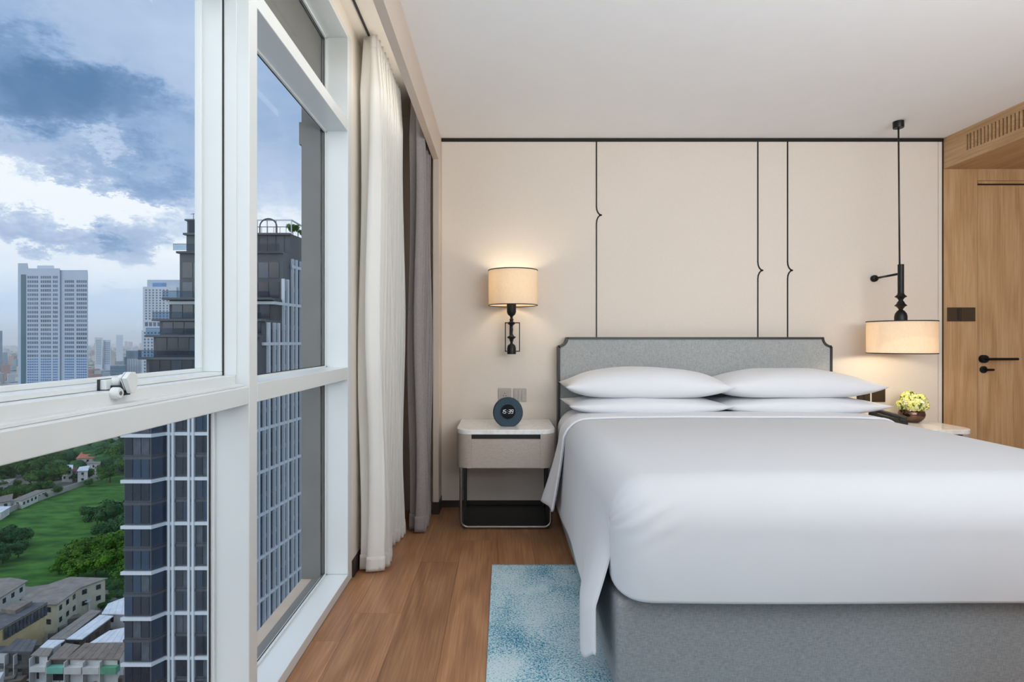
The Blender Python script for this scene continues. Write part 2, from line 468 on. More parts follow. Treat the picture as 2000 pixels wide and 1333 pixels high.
floor = struct(box('floor', M['joint'], XL, XE, YR, YB+0.1, -0.06, -0.012))
PW = 0.209
k0 = -0.4455
jr = random.Random(3)
pl_cache = {}
xk = k0 - 2*PW
col_i = 0
while xk < XE:
    x0, x1 = max(xk, XL), min(xk+PW, XE)
    if x1 - x0 > 0.02:
        first = {0: None}.get(0)
        # end joints seen in the photograph
        j = {0: 2.32, 2-0: 3.15, 3: 3.49}.get(col_i, None)
        if j is None: j = 0.3 + jr.random()*1.8
        ln = 1.83
        ys = []
        y = j
        while y > YR: y -= ln
        while y < YB+0.1: ys.append(y); y += ln
        ys.append(YB+0.1); ys[0] = max(ys[0], YR)
        for a, b_ in zip(ys[:-1], ys[1:]):
            if b_ - a < 0.02: continue
            box('plank', M['floor_wood'], x0+0.0003, x1-0.0003, a+0.0003, b_-0.0003, -0.014, 0, parent=floor, bevel=0.0006)
    xk += PW; col_i += 1

struct(box('ceiling', M['ceiling'], XP, XE, YR, YB+0.1, ZC, ZC+0.12))
# back wall with its fabric panels, joints between them covered by thin black trims with a bracket shaped kink
wall_back = struct(box('wall_back', M['cream'], XP-0.5, XR, YB+0.012, YB+0.12, 0, 2.95))
TX = [(0.6935, 2.1375), (1.875, 1.7325), (2.0925, 1.7325)]
def kink(x, zc):
    pts = []
    z0, z1 = 0.045, 2.675
    pts.append((x, z0)); pts.append((x, zc-0.062))
    for t in (0.25, 0.5, 0.75, 1.0):
        a = t*PI/2
        pts.append((x + 0.036*(1-math.cos(a)), zc-0.062+0.062*math.sin(a) if t < 1 else zc))
    for t in (0.75, 0.5, 0.25, 0.0):
        a = t*PI/2
        pts.append((x + 0.036*(1-math.cos(a)), zc+0.062-0.062*math.sin(a)))
    pts.append((x, z1))
    return pts
edges = [[(XP, 0.045), (XP, 2.675)]] + [kink(*t) for t in TX] + [[(XR-0.037, 0.045), (XR-0.037, 2.675)]]
for L, Rr in zip(edges[:-1], edges[1:]):
    # a strip mesh between two outlines, matched by height
    hs = sorted(set([round(p[1], 5) for p in L + Rr]))
    def xa(line, z):
        for (xa_, za), (xb, zb) in zip(line[:-1], line[1:]):
            if za - 1e-6 <= z <= zb + 1e-6:
                return xa_ + (xb-xa_)*((z-za)/(zb-za) if zb > za else 0)
        return line[-1][0]
    mb = MB()
    for y in (YB, YB+0.012):
        for z in hs: mb.v += [(xa(L, z)+0.0012, y, z), (xa(Rr, z)-0.0012, y, z)]
    n = len(hs)
    for i in range(n-1):
        mb.f += [(2*i, 2*i+1, 2*i+3, 2*i+2), (2*n+2*i, 2*n+2*i+2, 2*n+2*i+3, 2*n+2*i+1)]
        mb.f += [(2*i, 2*i+2, 2*n+2*i+2, 2*n+2*i), (2*i+1, 2*n+2*i+1, 2*n+2*i+3, 2*i+3)]
    mb.build('wall_panel', M['fabric_wall'], wall_back)
box('wall_panel', M['fabric_wall'], XR-0.035, XR-0.008, YB, YB+0.012, 0.045, 2.675, parent=wall_back)
for i, t in enumerate(TX):
    pts = [(x, YB-0.0005, z) for x, z in kink(*t)]
    mb = MB()
    w_ = 0.0048
    for a, b_ in zip(pts[:-1], pts[1:]):
        dx, dz = b_[0]-a[0], b_[2]-a[2]; l = math.hypot(dx, dz); nx, nz = dz/l*w_, -dx/l*w_
        ex, ez = dx/l*0.003, dz/l*0.003
        q = [(a[0]-nx-ex, a[2]-nz-ez), (a[0]+nx-ex, a[2]+nz-ez), (b_[0]+nx+ex, b_[2]+nz+ez), (b_[0]-nx+ex, b_[2]-nz+ez)]
        bb = len(mb.v)
        mb.v += [(p[0], YB-0.003, p[1]) for p in q] + [(p[0], YB+0.004, p[1]) for p in q]
        mb.f += [tuple(bb+c for c in f) for f in ((0,1,2,3),(4,7,6,5),(0,4,5,1),(1,5,6,2),(2,6,7,3),(3,7,4,0))]
    struct(mb.build('trim_%d' % (i+1), M['black_trim']))
struct(box('trim_4', M['black_trim'], XP, XR, YB-0.006, YB+0.012, 2.676, ZC))
struct(box('trim_5', M['black_trim'], XR-0.008, XR, YB-0.004, YB+0.012, 0.0, 2.676))
struct(box('baseboard_back', M['base_dark'], XP, XR-0.008, YB-0.012, YB, 0, 0.048))

# curtain pocket: thin bulkhead board in front of a raised pocket ceiling, nib wall at its end
struct(box('trim_6', M['bulkhead'], -0.482, XP, YR, YB, 2.49, ZC+0.12))
struct(box('wall_nib', M['bulkhead'], -0.482, XP, 4.02, YB, 0.085, 2.49))
struct(box('baseboard_nib', M['base_dark'], -0.486, XP+0.004, 4.016, YB, 0, 0.085))
struct(box('ceiling_pocket', M['cream'], -0.95, -0.482, YR, YB+0.1, 2.83, 2.95))
struct(box('wall_pocket_end', M['bulkhead'], -0.77, -0.482, 4.12, YB, 0, 2.83))
struct(box('wall_left', M['cream'], -0.93, XL, 2.93, YB+0.1, 0, 2.83))
struct(box('baseboard_left', M['base_dark'], XL, XL+0.01, 2.945, 4.12, 0, 0.085))
struct(box('wall_left_head', M['cream'], -0.93, XL, YR, 2.93, 2.755, 2.83))
# curtain tracks
for nm, x, ya, yb, lab in (('curtain_track', -0.70, YR+0.1, 3.70, 'thin dark curtain track recessed over the white sheer'),
                           ('curtain_track', -0.55, 1.2, 4.05, 'thin pale curtain track above the grey drape')):
    o = box(nm, M['gasket'] if x < -.6 else M['cream'], x-0.005, x+0.005, ya, yb, 2.822, 2.83); tag(o, lab, 'curtain track')

# rear and right parts of the room, outside the frame
struct(box('wall_rear', M['cream'], XL-0.2, XE, YR-0.1, YR, 0, ZC+0.2))
struct(box('wall_right', M['cream'], XE, XE+0.1, YR, YB+0.1, 0, ZC))

# oak clad side: bulkhead with a slotted air grille, soffit, wall with the door
GY0, GY1 = 2.45, 3.99
side = struct(box('wall_right_bulkhead', M['oak_h'], XR+0.02, XR+0.05, 1.0, YB, 2.476, ZC))
box('panel', M['oak_h'], XR, XR+0.02, 1.0, YB, 2.652, ZC, parent=side)
box('panel', M['oak_h'], XR, XR+0.02, 1.0, YB, 2.476, 2.542, parent=side)
box('panel', M['oak_h'], XR, XR+0.02, GY1, YB, 2.542, 2.652, parent=side)
box('panel', M['oak_h'], XR, XR+0.02, 1.0, GY0, 2.542, 2.652, parent=side)
box('grille_backing', M['joint'], XR+0.0165, XR+0.02, GY0, GY1, 2.542, 2.652, parent=side)
y = GY1
first = None
while y > GY0 + 0.03:
    # slot from y-0.0135 to y, slat after it
    if first is None:
        first = box('grille_slat', M['oak_h'], XR, XR+0.0165, y-0.0285, y-0.0125, 2.542, 2.652, parent=side)
    else:
        s_ = first.copy(); C.objects.link(s_); s_.parent = side; s_.location = (0, y-GY1, 0)
    y -= 0.0285
struct(box('ceiling_soffit', M['oak_h'], XR+0.05, XE, 1.0, YB+0.1, 2.476, 2.50))
DX0, DX1, DZ = 3.4875, 4.43, 2.392
wood_wall = struct(box('wall_oak', M['joint'], XR, XE, YB+0.05, YB+0.12, 0, 2.476))
box('panel', M['oak_v'], XR, DX0-0.004, YB, YB+0.05, 0, 2.476, parent=wood_wall, bevel=0.0015)
box('panel', M['oak_v'], DX0-0.002, DX1+0.0, YB, YB+0.05, DZ, 2.476, parent=wood_wall, bevel=0.001)
box('panel', M['oak_v'], DX1, XE, YB, YB+0.05, 0, 2.476, parent=wood_wall, bevel=0.001)
door = struct(thing('door_1', None, None, (DX0+0.4, YB, 0)))
box('door_panel', M['oak_v'], DX0+0.012, DX1-0.006, YB+0.018, YB+0.05, 0.005, DZ-0.03, parent=door, bevel=0.0015)
box('door_stop', M['black_trim'], DX0+0.006, DX1, YB+0.022, YB+0.05, DZ-0.03, DZ-0.02, parent=door)
box('door_stop', M['oak_v'], DX0+0.006, DX1, YB+0.006, YB+0.05, DZ-0.02, DZ-0.002, parent=door)
hd = MB(); hx, hz = (1922.5-VX)/FPX*YB, CAMZ-(701-VY)/FPX*YB
hd.lathe([(0.0, -0.03), (0.027, -0.03), (0.029, -0.027), (0.029, -0.0005)], hx, YB+0.018, 28, 'y', cz=hz)
hd.lathe([(0.0, -0.062), (0.0095, -0.062), (0.0095, -0.028)], hx, YB+0.018, 16, 'y', cz=hz)
hd.tube([(hx-0.004, YB-0.040, hz), (hx+0.06, YB-0.042, hz), (hx+0.21, YB-0.042, hz)], 0.0092, 14)
hd.build('door_handle', M['black_metal'], door, smooth=True, angle=35)
lk = MB(); hx2, hz2 = (1924-VX)/FPX*YB, CAMZ-(722-VY)/FPX*YB
lk.lathe([(0.0, -0.012), (0.024, -0.012), (0.026, -0.010), (0.026, -0.0005)], hx2, YB+0.018, 28, 'y', cz=hz2)
lk.tube([(hx2, YB-0.006, hz2), (hx2, YB-0.022, hz2)], 0.008, 12)
lk.tube([(hx2-0.008, YB-0.022, hz2), (hx2+0.045, YB-0.022, hz2)], 0.0085, 12)
lk.build('thumb_turn', M['black_metal'], door, smooth=True, angle=35)
sw = thing('light_switch', 'dark double switch plate on the oak wall left of the door', 'switch', at(1876, 628, YB))
z0, z1 = CAMZ+(666-627.5)/FPX*YB, CAMZ+(666-600.5)/FPX*YB
for a, b_, m_ in ((1849.5, 1875.5, 'plate_bronze'), (1876.5, 1903.5, 'plate_bronze')):
    box('plate', M[m_], (a-VX)/FPX*YB, (b_-VX)/FPX*YB, YB-0.008, YB-0.0005, z0, z1, parent=sw, bevel=0.0012)
box('rocker', M['black_plastic'], (1867-VX)/FPX*YB, (1873-VX)/FPX*YB, YB-0.0095, YB-0.007, z0+0.008, z1-0.008, parent=sw, bevel=0.0008)
box('rocker', M['plate_bronze'], (1880-VX)/FPX*YB, (1900-VX)/FPX*YB, YB-0.010, YB-0.007, z0+0.012, z1-0.012, parent=sw, bevel=0.0008)

# ------------------------------------------------------------------ windows (left side)
XG2, XG1 = -0.888, -0.912      # glass planes of the fixed lights and of the sash
def bars(o, name, lst, m='alu', bevel=0.0025):
    for b_ in lst: box(name, M[m], *b_, parent=o, bevel=bevel)
Z_SILL, Z_HEAD = 0.044, 2.735
YM0, YM1 = 1.749, 1.808        # mullion between the windows
Y2 = 2.872                     # far jamb
def pane(o, y0, y1, z0, z1, x=XG2):
    return box('pane', M['glass'], x-0.006, x, y0, y1, z0, z1, parent=o)
# window 2: fixed lights beyond the mullion
w2 = struct(thing('window_2', None, None, (XL, 2.3, 0)))
box('mullion', M['alu'], -0.90, XL, YM0, YM1, Z_SILL, 2.755, parent=w2, bevel=0.003)
box('jamb', M['alu'], -0.90, XL, Y2, 2.93, Z_SILL, 2.755, parent=w2, bevel=0.003)
box('sill', M['alu'], -0.90, XL, YM1, Y2, 0.0, Z_SILL, parent=w2, bevel=0.003)
box('sill', M['alu'], -0.90, XL, Y2, 2.93, 0.0, Z_SILL, parent=w2, bevel=0.003)
box('head', M['alu'], -0.90, XL, YM1, Y2, Z_HEAD, 2.755, parent=w2, bevel=0.002)
for za, zb in ((1.022, 1.083), (2.265, 2.322)):
    box('transom', M['alu'], -0.90, XL, YM1, Y2, za, zb, parent=w2, bevel=0.003)
for za, zb in ((Z_SILL, 1.022), (1.083, 2.265), (2.322, Z_HEAD)):
    pane(w2, YM1, Y2, za, zb)
    g = MB(); e = 0.008
    for x0, x1 in ((XG2, XG2+0.012),):
        g.box(x0, x1, YM1, Y2, za, za+e).box(x0, x1, YM1, Y2, zb-e, zb).box(x0, x1, YM1, YM1+e, za, zb).box(x0, x1, Y2-e, Y2, za, zb)
    g.build('glazing_bead', M['alu'], w2)
    g = MB(); g.box(XG2+0.0005, XG2+0.003, YM1+e, Y2-e, za+e, za+e+0.003).box(XG2+0.0005, XG2+0.003, YM1+e, Y2-e, zb-e-0.003, zb-e)
    g.box(XG2+0.0005, XG2+0.003, YM1+e, YM1+e+0.004, za+e, zb-e).box(XG2+0.0005, XG2+0.003, Y2-e-0.004, Y2-e, za+e, zb-e)
    g.build('gasket', M['gasket'], w2)
# window 1: opening sash over a fixed light, this side of the mullion
Y1 = -0.35
w1 = struct(thing('window_1', None, None, (XL, 0.7, 0)))
box('mullion', M['alu'], -0.90, XL, Y1-0.06, Y1, Z_SILL, 2.755, parent=w1, bevel=0.003)
box('sill', M['alu'], -0.90, XL, Y1, YM0, 0.0, Z_SILL, parent=w1, bevel=0.003)
box('head', M['alu'], -0.90, XL, Y1, YM0, Z_HEAD, 2.755, parent=w1, bevel=0.002)
box('transom', M['alu'], -0.90, XL, Y1, YM0, 1.022, 1.076, parent=w1, bevel=0.003)
box('transom', M['alu'], -0.90, XL, Y1, YM0, 2.31, 2.37, parent=w1, bevel=0.003)
# fixed sub frame of the opening light
def ring(o, name, x0, x1, ya, yb, za, zb, wd, m='alu', bevel=0.002):
    g = MB().box(x0, x1, ya, yb, za, za+wd).box(x0, x1, ya, yb, zb-wd, zb).box(x0, x1, ya, ya+wd, za+wd, zb-wd).box(x0, x1, yb-wd, yb, za+wd, zb-wd)
    return g.build(name, M[m], o, bevel=bevel)
box('sub_frame', M['alu'], -0.90, -0.812, Y1, YM0, 1.076, 1.110, parent=w1, bevel=0.002)
box('sub_frame', M['alu'], -0.845, -0.785, Y1, YM0, 1.076, 1.084, parent=w1, bevel=0.002)
box('sub_frame', M['alu'], -0.90, -0.812, Y1, YM0, 2.276, 2.310, parent=w1, bevel=0.002)
box('sub_frame', M['alu'], -0.846, -0.808, YM0-0.003, YM0, 1.110, 2.276, parent=w1, bevel=0.001)
g = MB().box(-0.852, -0.846, YM0-0.0055, YM0-0.0005, 1.11, 2.276); g.build('gasket', M['gasket'], w1)
# the sash
sz0, sz1, sy0, sy1 = 1.1105, 2.2755, Y1+0.003, YM0-0.001
sash = MB()
def ringp(mb, x0, x1, ya, yb, za, zb, wd):
    mb.box(x0, x1, ya, yb, za, za+wd).box(x0, x1, ya, yb, zb-wd, zb).box(x0, x1, ya, ya+wd, za+wd, zb-wd).box(x0, x1, yb-wd, yb, za+wd, zb-wd)
ringp(sash, -0.925, -0.850, sy0, sy1, sz0, sz1, 0.011)
ringp(sash, -0.925, -0.906, sy0+0.011, sy1-0.011, sz0+0.011, sz1-0.011, 0.011)
sash_o = sash.build('sash', M['alu'], w1, bevel=0.002)
box('pane', M['glass'], XG1-0.006, XG1, sy0+0.015, sy1-0.015, sz0+0.015, sz1-0.015, parent=sash_o)
pane(w1, Y1, YM0, Z_SILL, 1.022); pane(w1, Y1, YM0, 2.37, Z_HEAD)
g = MB(); ringp(g, XG2, XG2+0.014, Y1, YM0, Z_SILL, 1.022, 0.008); g.build('glazing_bead', M['alu'], w1)
g = MB(); ringp(g, XG2+0.0005, XG2+0.004, Y1+.008, YM0-.008, Z_SILL+.008, 1.014, 0.005); g.build('gasket', M['gasket'], w1)
# window 3 behind the camera
w3 = struct(thing('window_3', None, None, (XL, -1.5, 0)))
box('sill', M['alu'], -0.90, XL, YR, Y1-0.06, 0.0, Z_SILL, parent=w3)
box('head', M['alu'], -0.90, XL, YR, Y1-0.06, Z_HEAD, 2.755, parent=w3)
box('transom', M['alu'], -0.90, XL, YR, Y1-0.06, 1.022, 1.076, parent=w3)
for za, zb in ((Z_SILL, 1.022), (1.076, Z_HEAD)): pane(w3, YR, Y1-0.06, za, zb)

# window stay on the sash
st = thing('window_catch', 'white metal restrictor catch screwed across the sash rail of the near window', 'catch', (-0.80, 1.02, 1.08))
box('fixing_plate', M['alu'], -0.849, -0.834, 1.208, 1.262, 1.1115, 1.133, parent=st, bevel=0.002)
box('backing', M['gasket'], -0.850, -0.846, 1.204, 1.245, 1.1105, 1.134, parent=st)
for (yy, zz, xx, rr) in ((1.236, 1.1245, -0.836, 0.0125), (1.198, 1.106, -0.812, 0.0125)):
    q = MB(); q.lathe([(0.0, 0.0), (rr, 0.0), (rr, 0.012), (rr-0.003, 0.016), (0.0, 0.016)], xx, yy, 20, 'x', cz=zz)
    q.build('pivot', M['alu'], st, smooth=True, angle=40)
    q = MB(); q.lathe([(0.0, 0.0), (0.0045, 0.0), (0.0045, 0.0012), (0.0, 0.0012)], xx+0.0155, yy, 12, 'x', cz=zz); q.build('screw', M['chrome'], st)
q = MB().lathe([(0.0, 0.0), (0.015, 0.0), (0.015, 0.022), (0.0, 0.022)], -0.832, 1.252, 20, 'x', cz=1.127); q.build('barrel', M['alu'], st, smooth=True, angle=40)
def plate6(x0, x1, dy, dz, nm, m_):
    pts = [(1.196, 1.137), (1.210, 1.149), (1.226, 1.149), (1.236, 1.138), (1.233, 1.116), (1.222, 1.104), (1.214, 1.104)]
    MB().hull8([(x0, p[0]+dy, p[1]+dz) for p in pts], [(x1, p[0]+dy, p[1]+dz) for p in pts]).build(nm, M[m_], st, bevel=0.0015)
plate6(-0.802, -0.797, 0.006, 0.0, 'lever', 'alu')
plate6(-0.797, -0.794, 0.003, 0.0, 'spacer', 'gasket')
plate6(-0.794, -0.783, 0.0, 0.0, 'cover_plate', 'alu')
box('link', M['gasket'], -0.812, -0.798, 1.20, 1.232, 1.100, 1.110, parent=st)
box('link', M['gasket'], -0.846, -0.798, 1.222, 1.24, 1.112, 1.120, parent=st)

# outside surround of the windows: concrete fin, sill ledge and lintel
fin = struct(box('trim_outside_fin', M['concrete'], -0.992, -0.90, 2.84, 3.3, 0.036, 2.45))
struct(box('trim_outside_sill', M['sill_stone'], -0.992, -0.935, YR, 3.3, -0.25, 0.035))
struct(box('trim_outside_ledge', M['concrete'], -0.935, -0.90, YR, 3.3, -0.25, 0.043))
struct(box('trim_outside_lintel', M['concrete'], -1.0, -0.90, YR, 3.3, 2.45, 3.3))
struct(box('wall_outside', M['concrete'], -0.992, -0.93, 3.3, 4.6, -3, 3.3))
br = MB().box(-1.004, -0.992, 2.84, 2.88, 2.19, 2.30); br.build('bracket', M['concrete'], fin)

# ------------------------------------------------------------------ curtains
def curtain(name, mtl, y0, y1, xc, amp, folds, z0, z1, label, near_end, hem, seed, xdrift=0.0, sharp=1.0, nv=60):
    root = thing(name, label, 'curtain', (xc, (y0+y1)/2, z0))
    r_ = random.Random(seed); ph = [r_.uniform(-.35, .35) for _ in range(folds+3)]; am = [r_.uniform(.8, 1.15) for _ in range(folds+3)]
    nu = folds*16
    def fn(u, v):
        z = z0 + (z1-z0)*v
        q = u*folds; i = int(min(q, folds-1e-6)); f = q - i
        a = amp*(am[i]*(1-f) + am[i+1]*f)
        p = 2*PI*q + (ph[i]*(1-f)+ph[i+1]*f)*(1-v)*1.6
        top = 1 - 0.35*max(0, (v-0.9)/0.1)
        low = 1 + 0.15*(1-v)
        s = math.sin(p); s = math.copysign(abs(s)**sharp, s)
        x = xc + xdrift*(1-v) + a*low*top*s + 0.012*math.sin(3.1*v*PI + q*0.9)*(1-v*0.6)
        y = y0 + (y1-y0)*u + 0.30*(y1-y0)/folds*math.sin(2*p)*0.35
        if near_end and q < 0.75: y += near_end*math.sin(6*v+1)*(0.75-q)
        if v < 0.02: z += 0.004*math.sin(p*1.5+seed)
        return (x, y, z)
    m = MB().grid(fn, nu, nv)
    body = m.build('cloth', mtl, root, smooth=True, solid=0.0015)
    # stitched hem: doubled cloth along the bottom
    def hf(u, v):
        x, y, z = fn(u, v*hem/(z1-z0)); 
        return (x+0.0035, y, z)
    def hf2(u, v):
        x, y, z = fn(u, v*hem/(z1-z0)); 
        return (x-0.0035, y-0.0025, z)
    MB().grid(hf, nu, 4).build('hem', mtl, root, smooth=True, solid=0.0012)
    MB().grid(hf2, nu, 4).build('hem', mtl, root, smooth=True, solid=0.0012)
    # gathered heading
    def tf(u, v):
        q = u*folds
        x, y, z = fn(u, 1-(1-v)*0.025); return (x+0.004+0.004*math.sin(q*2*PI*3), y, z)
    MB().grid(tf, nu*2, 3).build('heading', mtl, root, smooth=True, solid=0.0012)
    return root
curtain('sheer_curtain', M['sheer'], 2.975, 3.68, -0.684, 0.058, 11, 0.012, 2.818, 'white sheer curtain gathered in narrow pleats beside the window jamb', 0.03, 0.075, 4, sharp=0.8)
curtain('blackout_curtain', M['drape'], 3.60, 4.0, -0.540, 0.050, 5, 0.012, 2.80, 'heavy grey drape hanging behind the white sheer near the panelled wall', 0.0, 0.10, 9, sharp=0.75)

# ------------------------------------------------------------------ rug
rg = MB()
def rugf(u, v):
    x = -0.052 + 1.5*u; y = 0.1 + 2.98*v
    dx = -0.010*(1-v)
    return (x+dx, y, 0.014 + 0.0012*mnoise.noise(Vector((x*60, y*60, 0))))
nx_, ny_ = 90, 170
rg.grid(rugf, nx_, ny_)
rugo = rg.build('rug', M['rug'], None, smooth=True, solid=0.012, offset=-1)
tag(rugo, 'pale and teal blue mottled pile rug lying partly under the bed', 'rug')

# ------------------------------------------------------------------ bed
BX0, BX1, BY0, BY1 = 0.383, 2.367, 1.912, 4.06
BC = (BX0+BX1)/2
bed = thing('bed', 'grey upholstered double bed with black framed headboard', 'bed', (BC, 3.0, 0.014))
b = MB().box(BX0, BX1, BY0, BY1, 0.028, 0.352)
bo = b.build('base', M['bed_grey'], bed, bevel=0.026, seg=5)
def piping(pts, r, nm='piping', par=bo): MB().tube(pts, r, 8).build(nm, M['bed_grey'], par, smooth=True)
piping([(BX0+0.012, BY0+0.012, 0.04), (BX0+0.012, BY0+0.012, 0.335)], 0.0045)
piping([(BX1-0.012, BY0+0.012, 0.04), (BX1-0.012, BY0+0.012, 0.335)], 0.0045)
for x in (BX0+0.12, BX1-0.12):
    for y in (BY0+0.12, BY1-0.15):
        MB().lathe([(0.03, 0.014), (0.03, 0.03)], x, y, 16).build('foot', M['black_metal'], bed)
box('plinth', M['black_metal'], BX0+0.015, BX1-0.015, BY0+0.03, BY1-0.01, 0.0145, 0.03, parent=bed)
mt = MB().box(BX0+0.03, BX1-0.03, BY0+0.012, BY1, 0.352, 0.70).build('mattress', M['linen'], bed, bevel=0.07, seg=6)
# headboard: padded panel in a black frame with scooped corners
HX0, HX1, HZ = 0.402, 2.366, 1.243
def head_outline(o, r):   # inset o, scoop radius r ; counter-clockwise in x,z
    pts = [(HX0+o, 0.05), (HX1-o, 0.05)]
    cx, cz = HX1, HZ
    rr = 0.056 + o
    st_ = 0.012
    pts.append((HX1-o, HZ-rr-st_))
    pts.append((HX1-o-st_ if o < .001 else HX1-o-0.004, HZ-rr-st_ if o < .001 else HZ-rr-0.006))
    for k in range(0, 7):
        a = R(-90 - 90*k/6)
        pts.append((cx - 0.006 + (rr-0.002)*math.cos(a) , cz - 0.006 + (rr-0.002)*math.sin(a)))
    pts.append((HX1-rr-st_+0.004, HZ-o))
    L = [(HX0+HX1-p[0], p[1]) for p in reversed(pts[2:])]
    return pts + L
out_o, in_o = head_outline(0.0, 0), head_outline(0.016, 0)
hb = MB(); n = len(in_o)
yA, yB2 = 4.10, YB-0.002
hb.v += [(p[0], yA+0.006, p[1]) for p in in_o] + [(p[0], yB2, p[1]) for p in in_o]
hb.f += [tuple(range(n)), tuple(reversed(range(n, 2*n)))] + [((i+1)%n, i, n+i, n+(i+1)%n) for i in range(n)]
hbo = hb.build('headboard', M['head_grey'], bed)
fr = MB(); b0 = 0
fr.v += [(p[0], yA, p[1]) for p in out_o] + [(p[0], yA, p[1]) for p in in_o] + [(p[0], yB2, p[1]) for p in out_o] + [(p[0], yA+0.02, p[1]) for p in in_o]
for i in range(n):
    j = (i+1) % n
    fr.f += [(i, j, n+j, n+i), (j, i, 2*n+i, 2*n+j), (n+i, n+j, 3*n+j, 3*n+i)]
fr.build('headboard_frame', M['head_frame'], hbo)

# ------------------------------------------------------------------ duvet
CXD, Wd, ZT, RS, RF = 1.375, 1.000, 0.742, 0.13, 0.165
YF = 1.868
def duvet_section(s):         # signed distance across -> (dx, delta, hang)
    a = abs(s); sg = 1 if s >= 0 else -1
    if a <= Wd-RS: return s, 0.0, 0.0, 0.0
    q = (a-(Wd-RS))/RS
    if q <= PI/2: return sg*(Wd-RS+RS*math.sin(q)), RS*(1-math.cos(q)), 0.0, q
    return sg*Wd, RS, a-(Wd-RS)-RS*PI/2, PI/2
YBK = 3.62
LTOP = YBK-(YF+RF)
FH = 0.215; SHG = 0.455
L_ARC = LTOP + RF*PI/2
def duvet_pos(s, t, lift=0.0):
    dx, de, hs_, a = duvet_section(s)
    if t <= LTOP: y, dz, bb, ht = YBK-t, 0.0, 0.0, 0.0
    elif t <= L_ARC:
        bb = (t-LTOP)/RF; y = YF+RF-RF*math.sin(bb); dz = RF*(1-math.cos(bb)); ht = 0.0
    else: bb = PI/2; y = YF; dz = RF; ht = t-L_ARC
    crown = 0.016*(1-min(1, (abs(s)/Wd))**3)*(1-min(1, dz/RF))
    z = ZT + crown - dz - ht; x = CXD + dx
    y += de*math.sin(bb); z -= de*math.cos(bb)
    if lift: 
        x += lift*math.sin(a)*(1 if s > 0 else -1); y -= lift*math.sin(bb)*math.cos(a); z += lift*math.cos(a)*math.cos(bb)
    # soft undulation
    z += 0.004*mnoise.noise(Vector((x*2.1, y*1.7, 1.3)))*(1 if bb < 1 else 0.2)
    if bb > 0.6:
        y += 0.010*mnoise.noise(Vector((x*1.9, z*3.2, 4.3))) + 0.012*math.sin(PI*min(1, ht/0.3))*-1*0.6
    if hs_ > 0:
        sg = 1 if s > 0 else -1
        hh = hs_/SHG
        y_e = YF+RF-RF*math.sin(R(52))          # free front edge of the side
        q = max(0.0, y - y_e)
        near = math.exp(-(max(0.0, q-0.22)/0.24)**2)
        out = 0.016*hh + (0.090*min(1.0, hh*1.5)**1.2)*near + 0.006*math.sin(y*7+2)*hh
        LC, RC_ = 0.22, 0.085
        bl = min(1.0, hh/0.35); bl = bl*bl*(3-2*bl)
        cx_o, cy_o = out, 0.0
        if q < LC:
            th = (LC-q)/RC_*0.78
            ox = out - RC_*(1-math.cos(th)); oy = (y_e+LC-RC_*math.sin(th)) - y
            cx_o = out*(1-bl) + ox*bl; cy_o = oy*bl
        x += sg*cx_o; y += cy_o - 0.13*near*hh**0.7
        e_ = max(0.0, 1-q/0.17)
        z -= hs_ + 0.035*hh*near*(1-e_) - 0.075*hh*e_ + 0.010*math.sin(y*2.2+0.5)*hh
    return (x, y, z)
SMAX = (Wd-RS)+RS*PI/2+SHG
TMAX = L_ARC + FH
BC_T = LTOP + RF*R(52)
S_END = (Wd-RS)+RS*PI/2
slist = [-SMAX+(SMAX-S_END)*i/34 for i in range(34)] + [-S_END+2*S_END*i/130 for i in range(130)] + [S_END+(SMAX-S_END)*i/34 for i in range(35)]
tlist = [BC_T*i/96 for i in range(96)] + [BC_T+(TMAX-BC_T)*i/34 for i in range(35)]
NS, NTT = len(slist)-1, len(tlist)-1
def dv(u, v):
    s = slist[round(u*NS)]; t = tlist[round(v*NTT)]
    p = duvet_pos(s, t)
    # rounded lower corners of the front drop
    if t > L_ARC and abs(s) <= S_END + 1e-6:
        e = max(0.0, (abs(s)-(S_END-0.15))/0.15)
        k = (t-L_ARC)/FH
        p = (p[0], p[1] + 0.03*e*e*k, p[2] + 0.075*(1-math.sqrt(max(0, 1-e*e)))*k)
    # gathers that run from the corner
    cx_, cz_ = (CXD-Wd+0.08), ZT-0.11
    if t > LTOP and abs(s) < S_END:
        for sg in (-1, 1):
            ex = sg*(s)-(-0) 
            dxx = (Wd-0.05) - sg*s; tz = t-BC_T
            if dxx < 0.22 and sg*s > 0:
                w_ = max(0, 1-dxx/0.22)**1.2*max(0, 1-abs(tz-0.03)/0.16)
                p = (p[0], p[1] - 0.004*w_*math.sin((tz*1.0+dxx*0.55)*95), p[2] + 0.004*w_*math.sin((tz+dxx*0.55)*95))
    return p
def dskip(i, j):
    return abs(slist[i]+slist[i+1])/2 > S_END and tlist[j] > BC_T-1e-6
dm = MB().grid(dv, NS, NTT, dskip)
dm.f = [f[::-1] for f in dm.f]
duvet = dm.build('duvet', M['linen'], None, smooth=True, solid=0.014, offset=-1)
tag(duvet, 'plain white duvet spread over the bed with a pointed corner hanging at the foot', 'duvet')
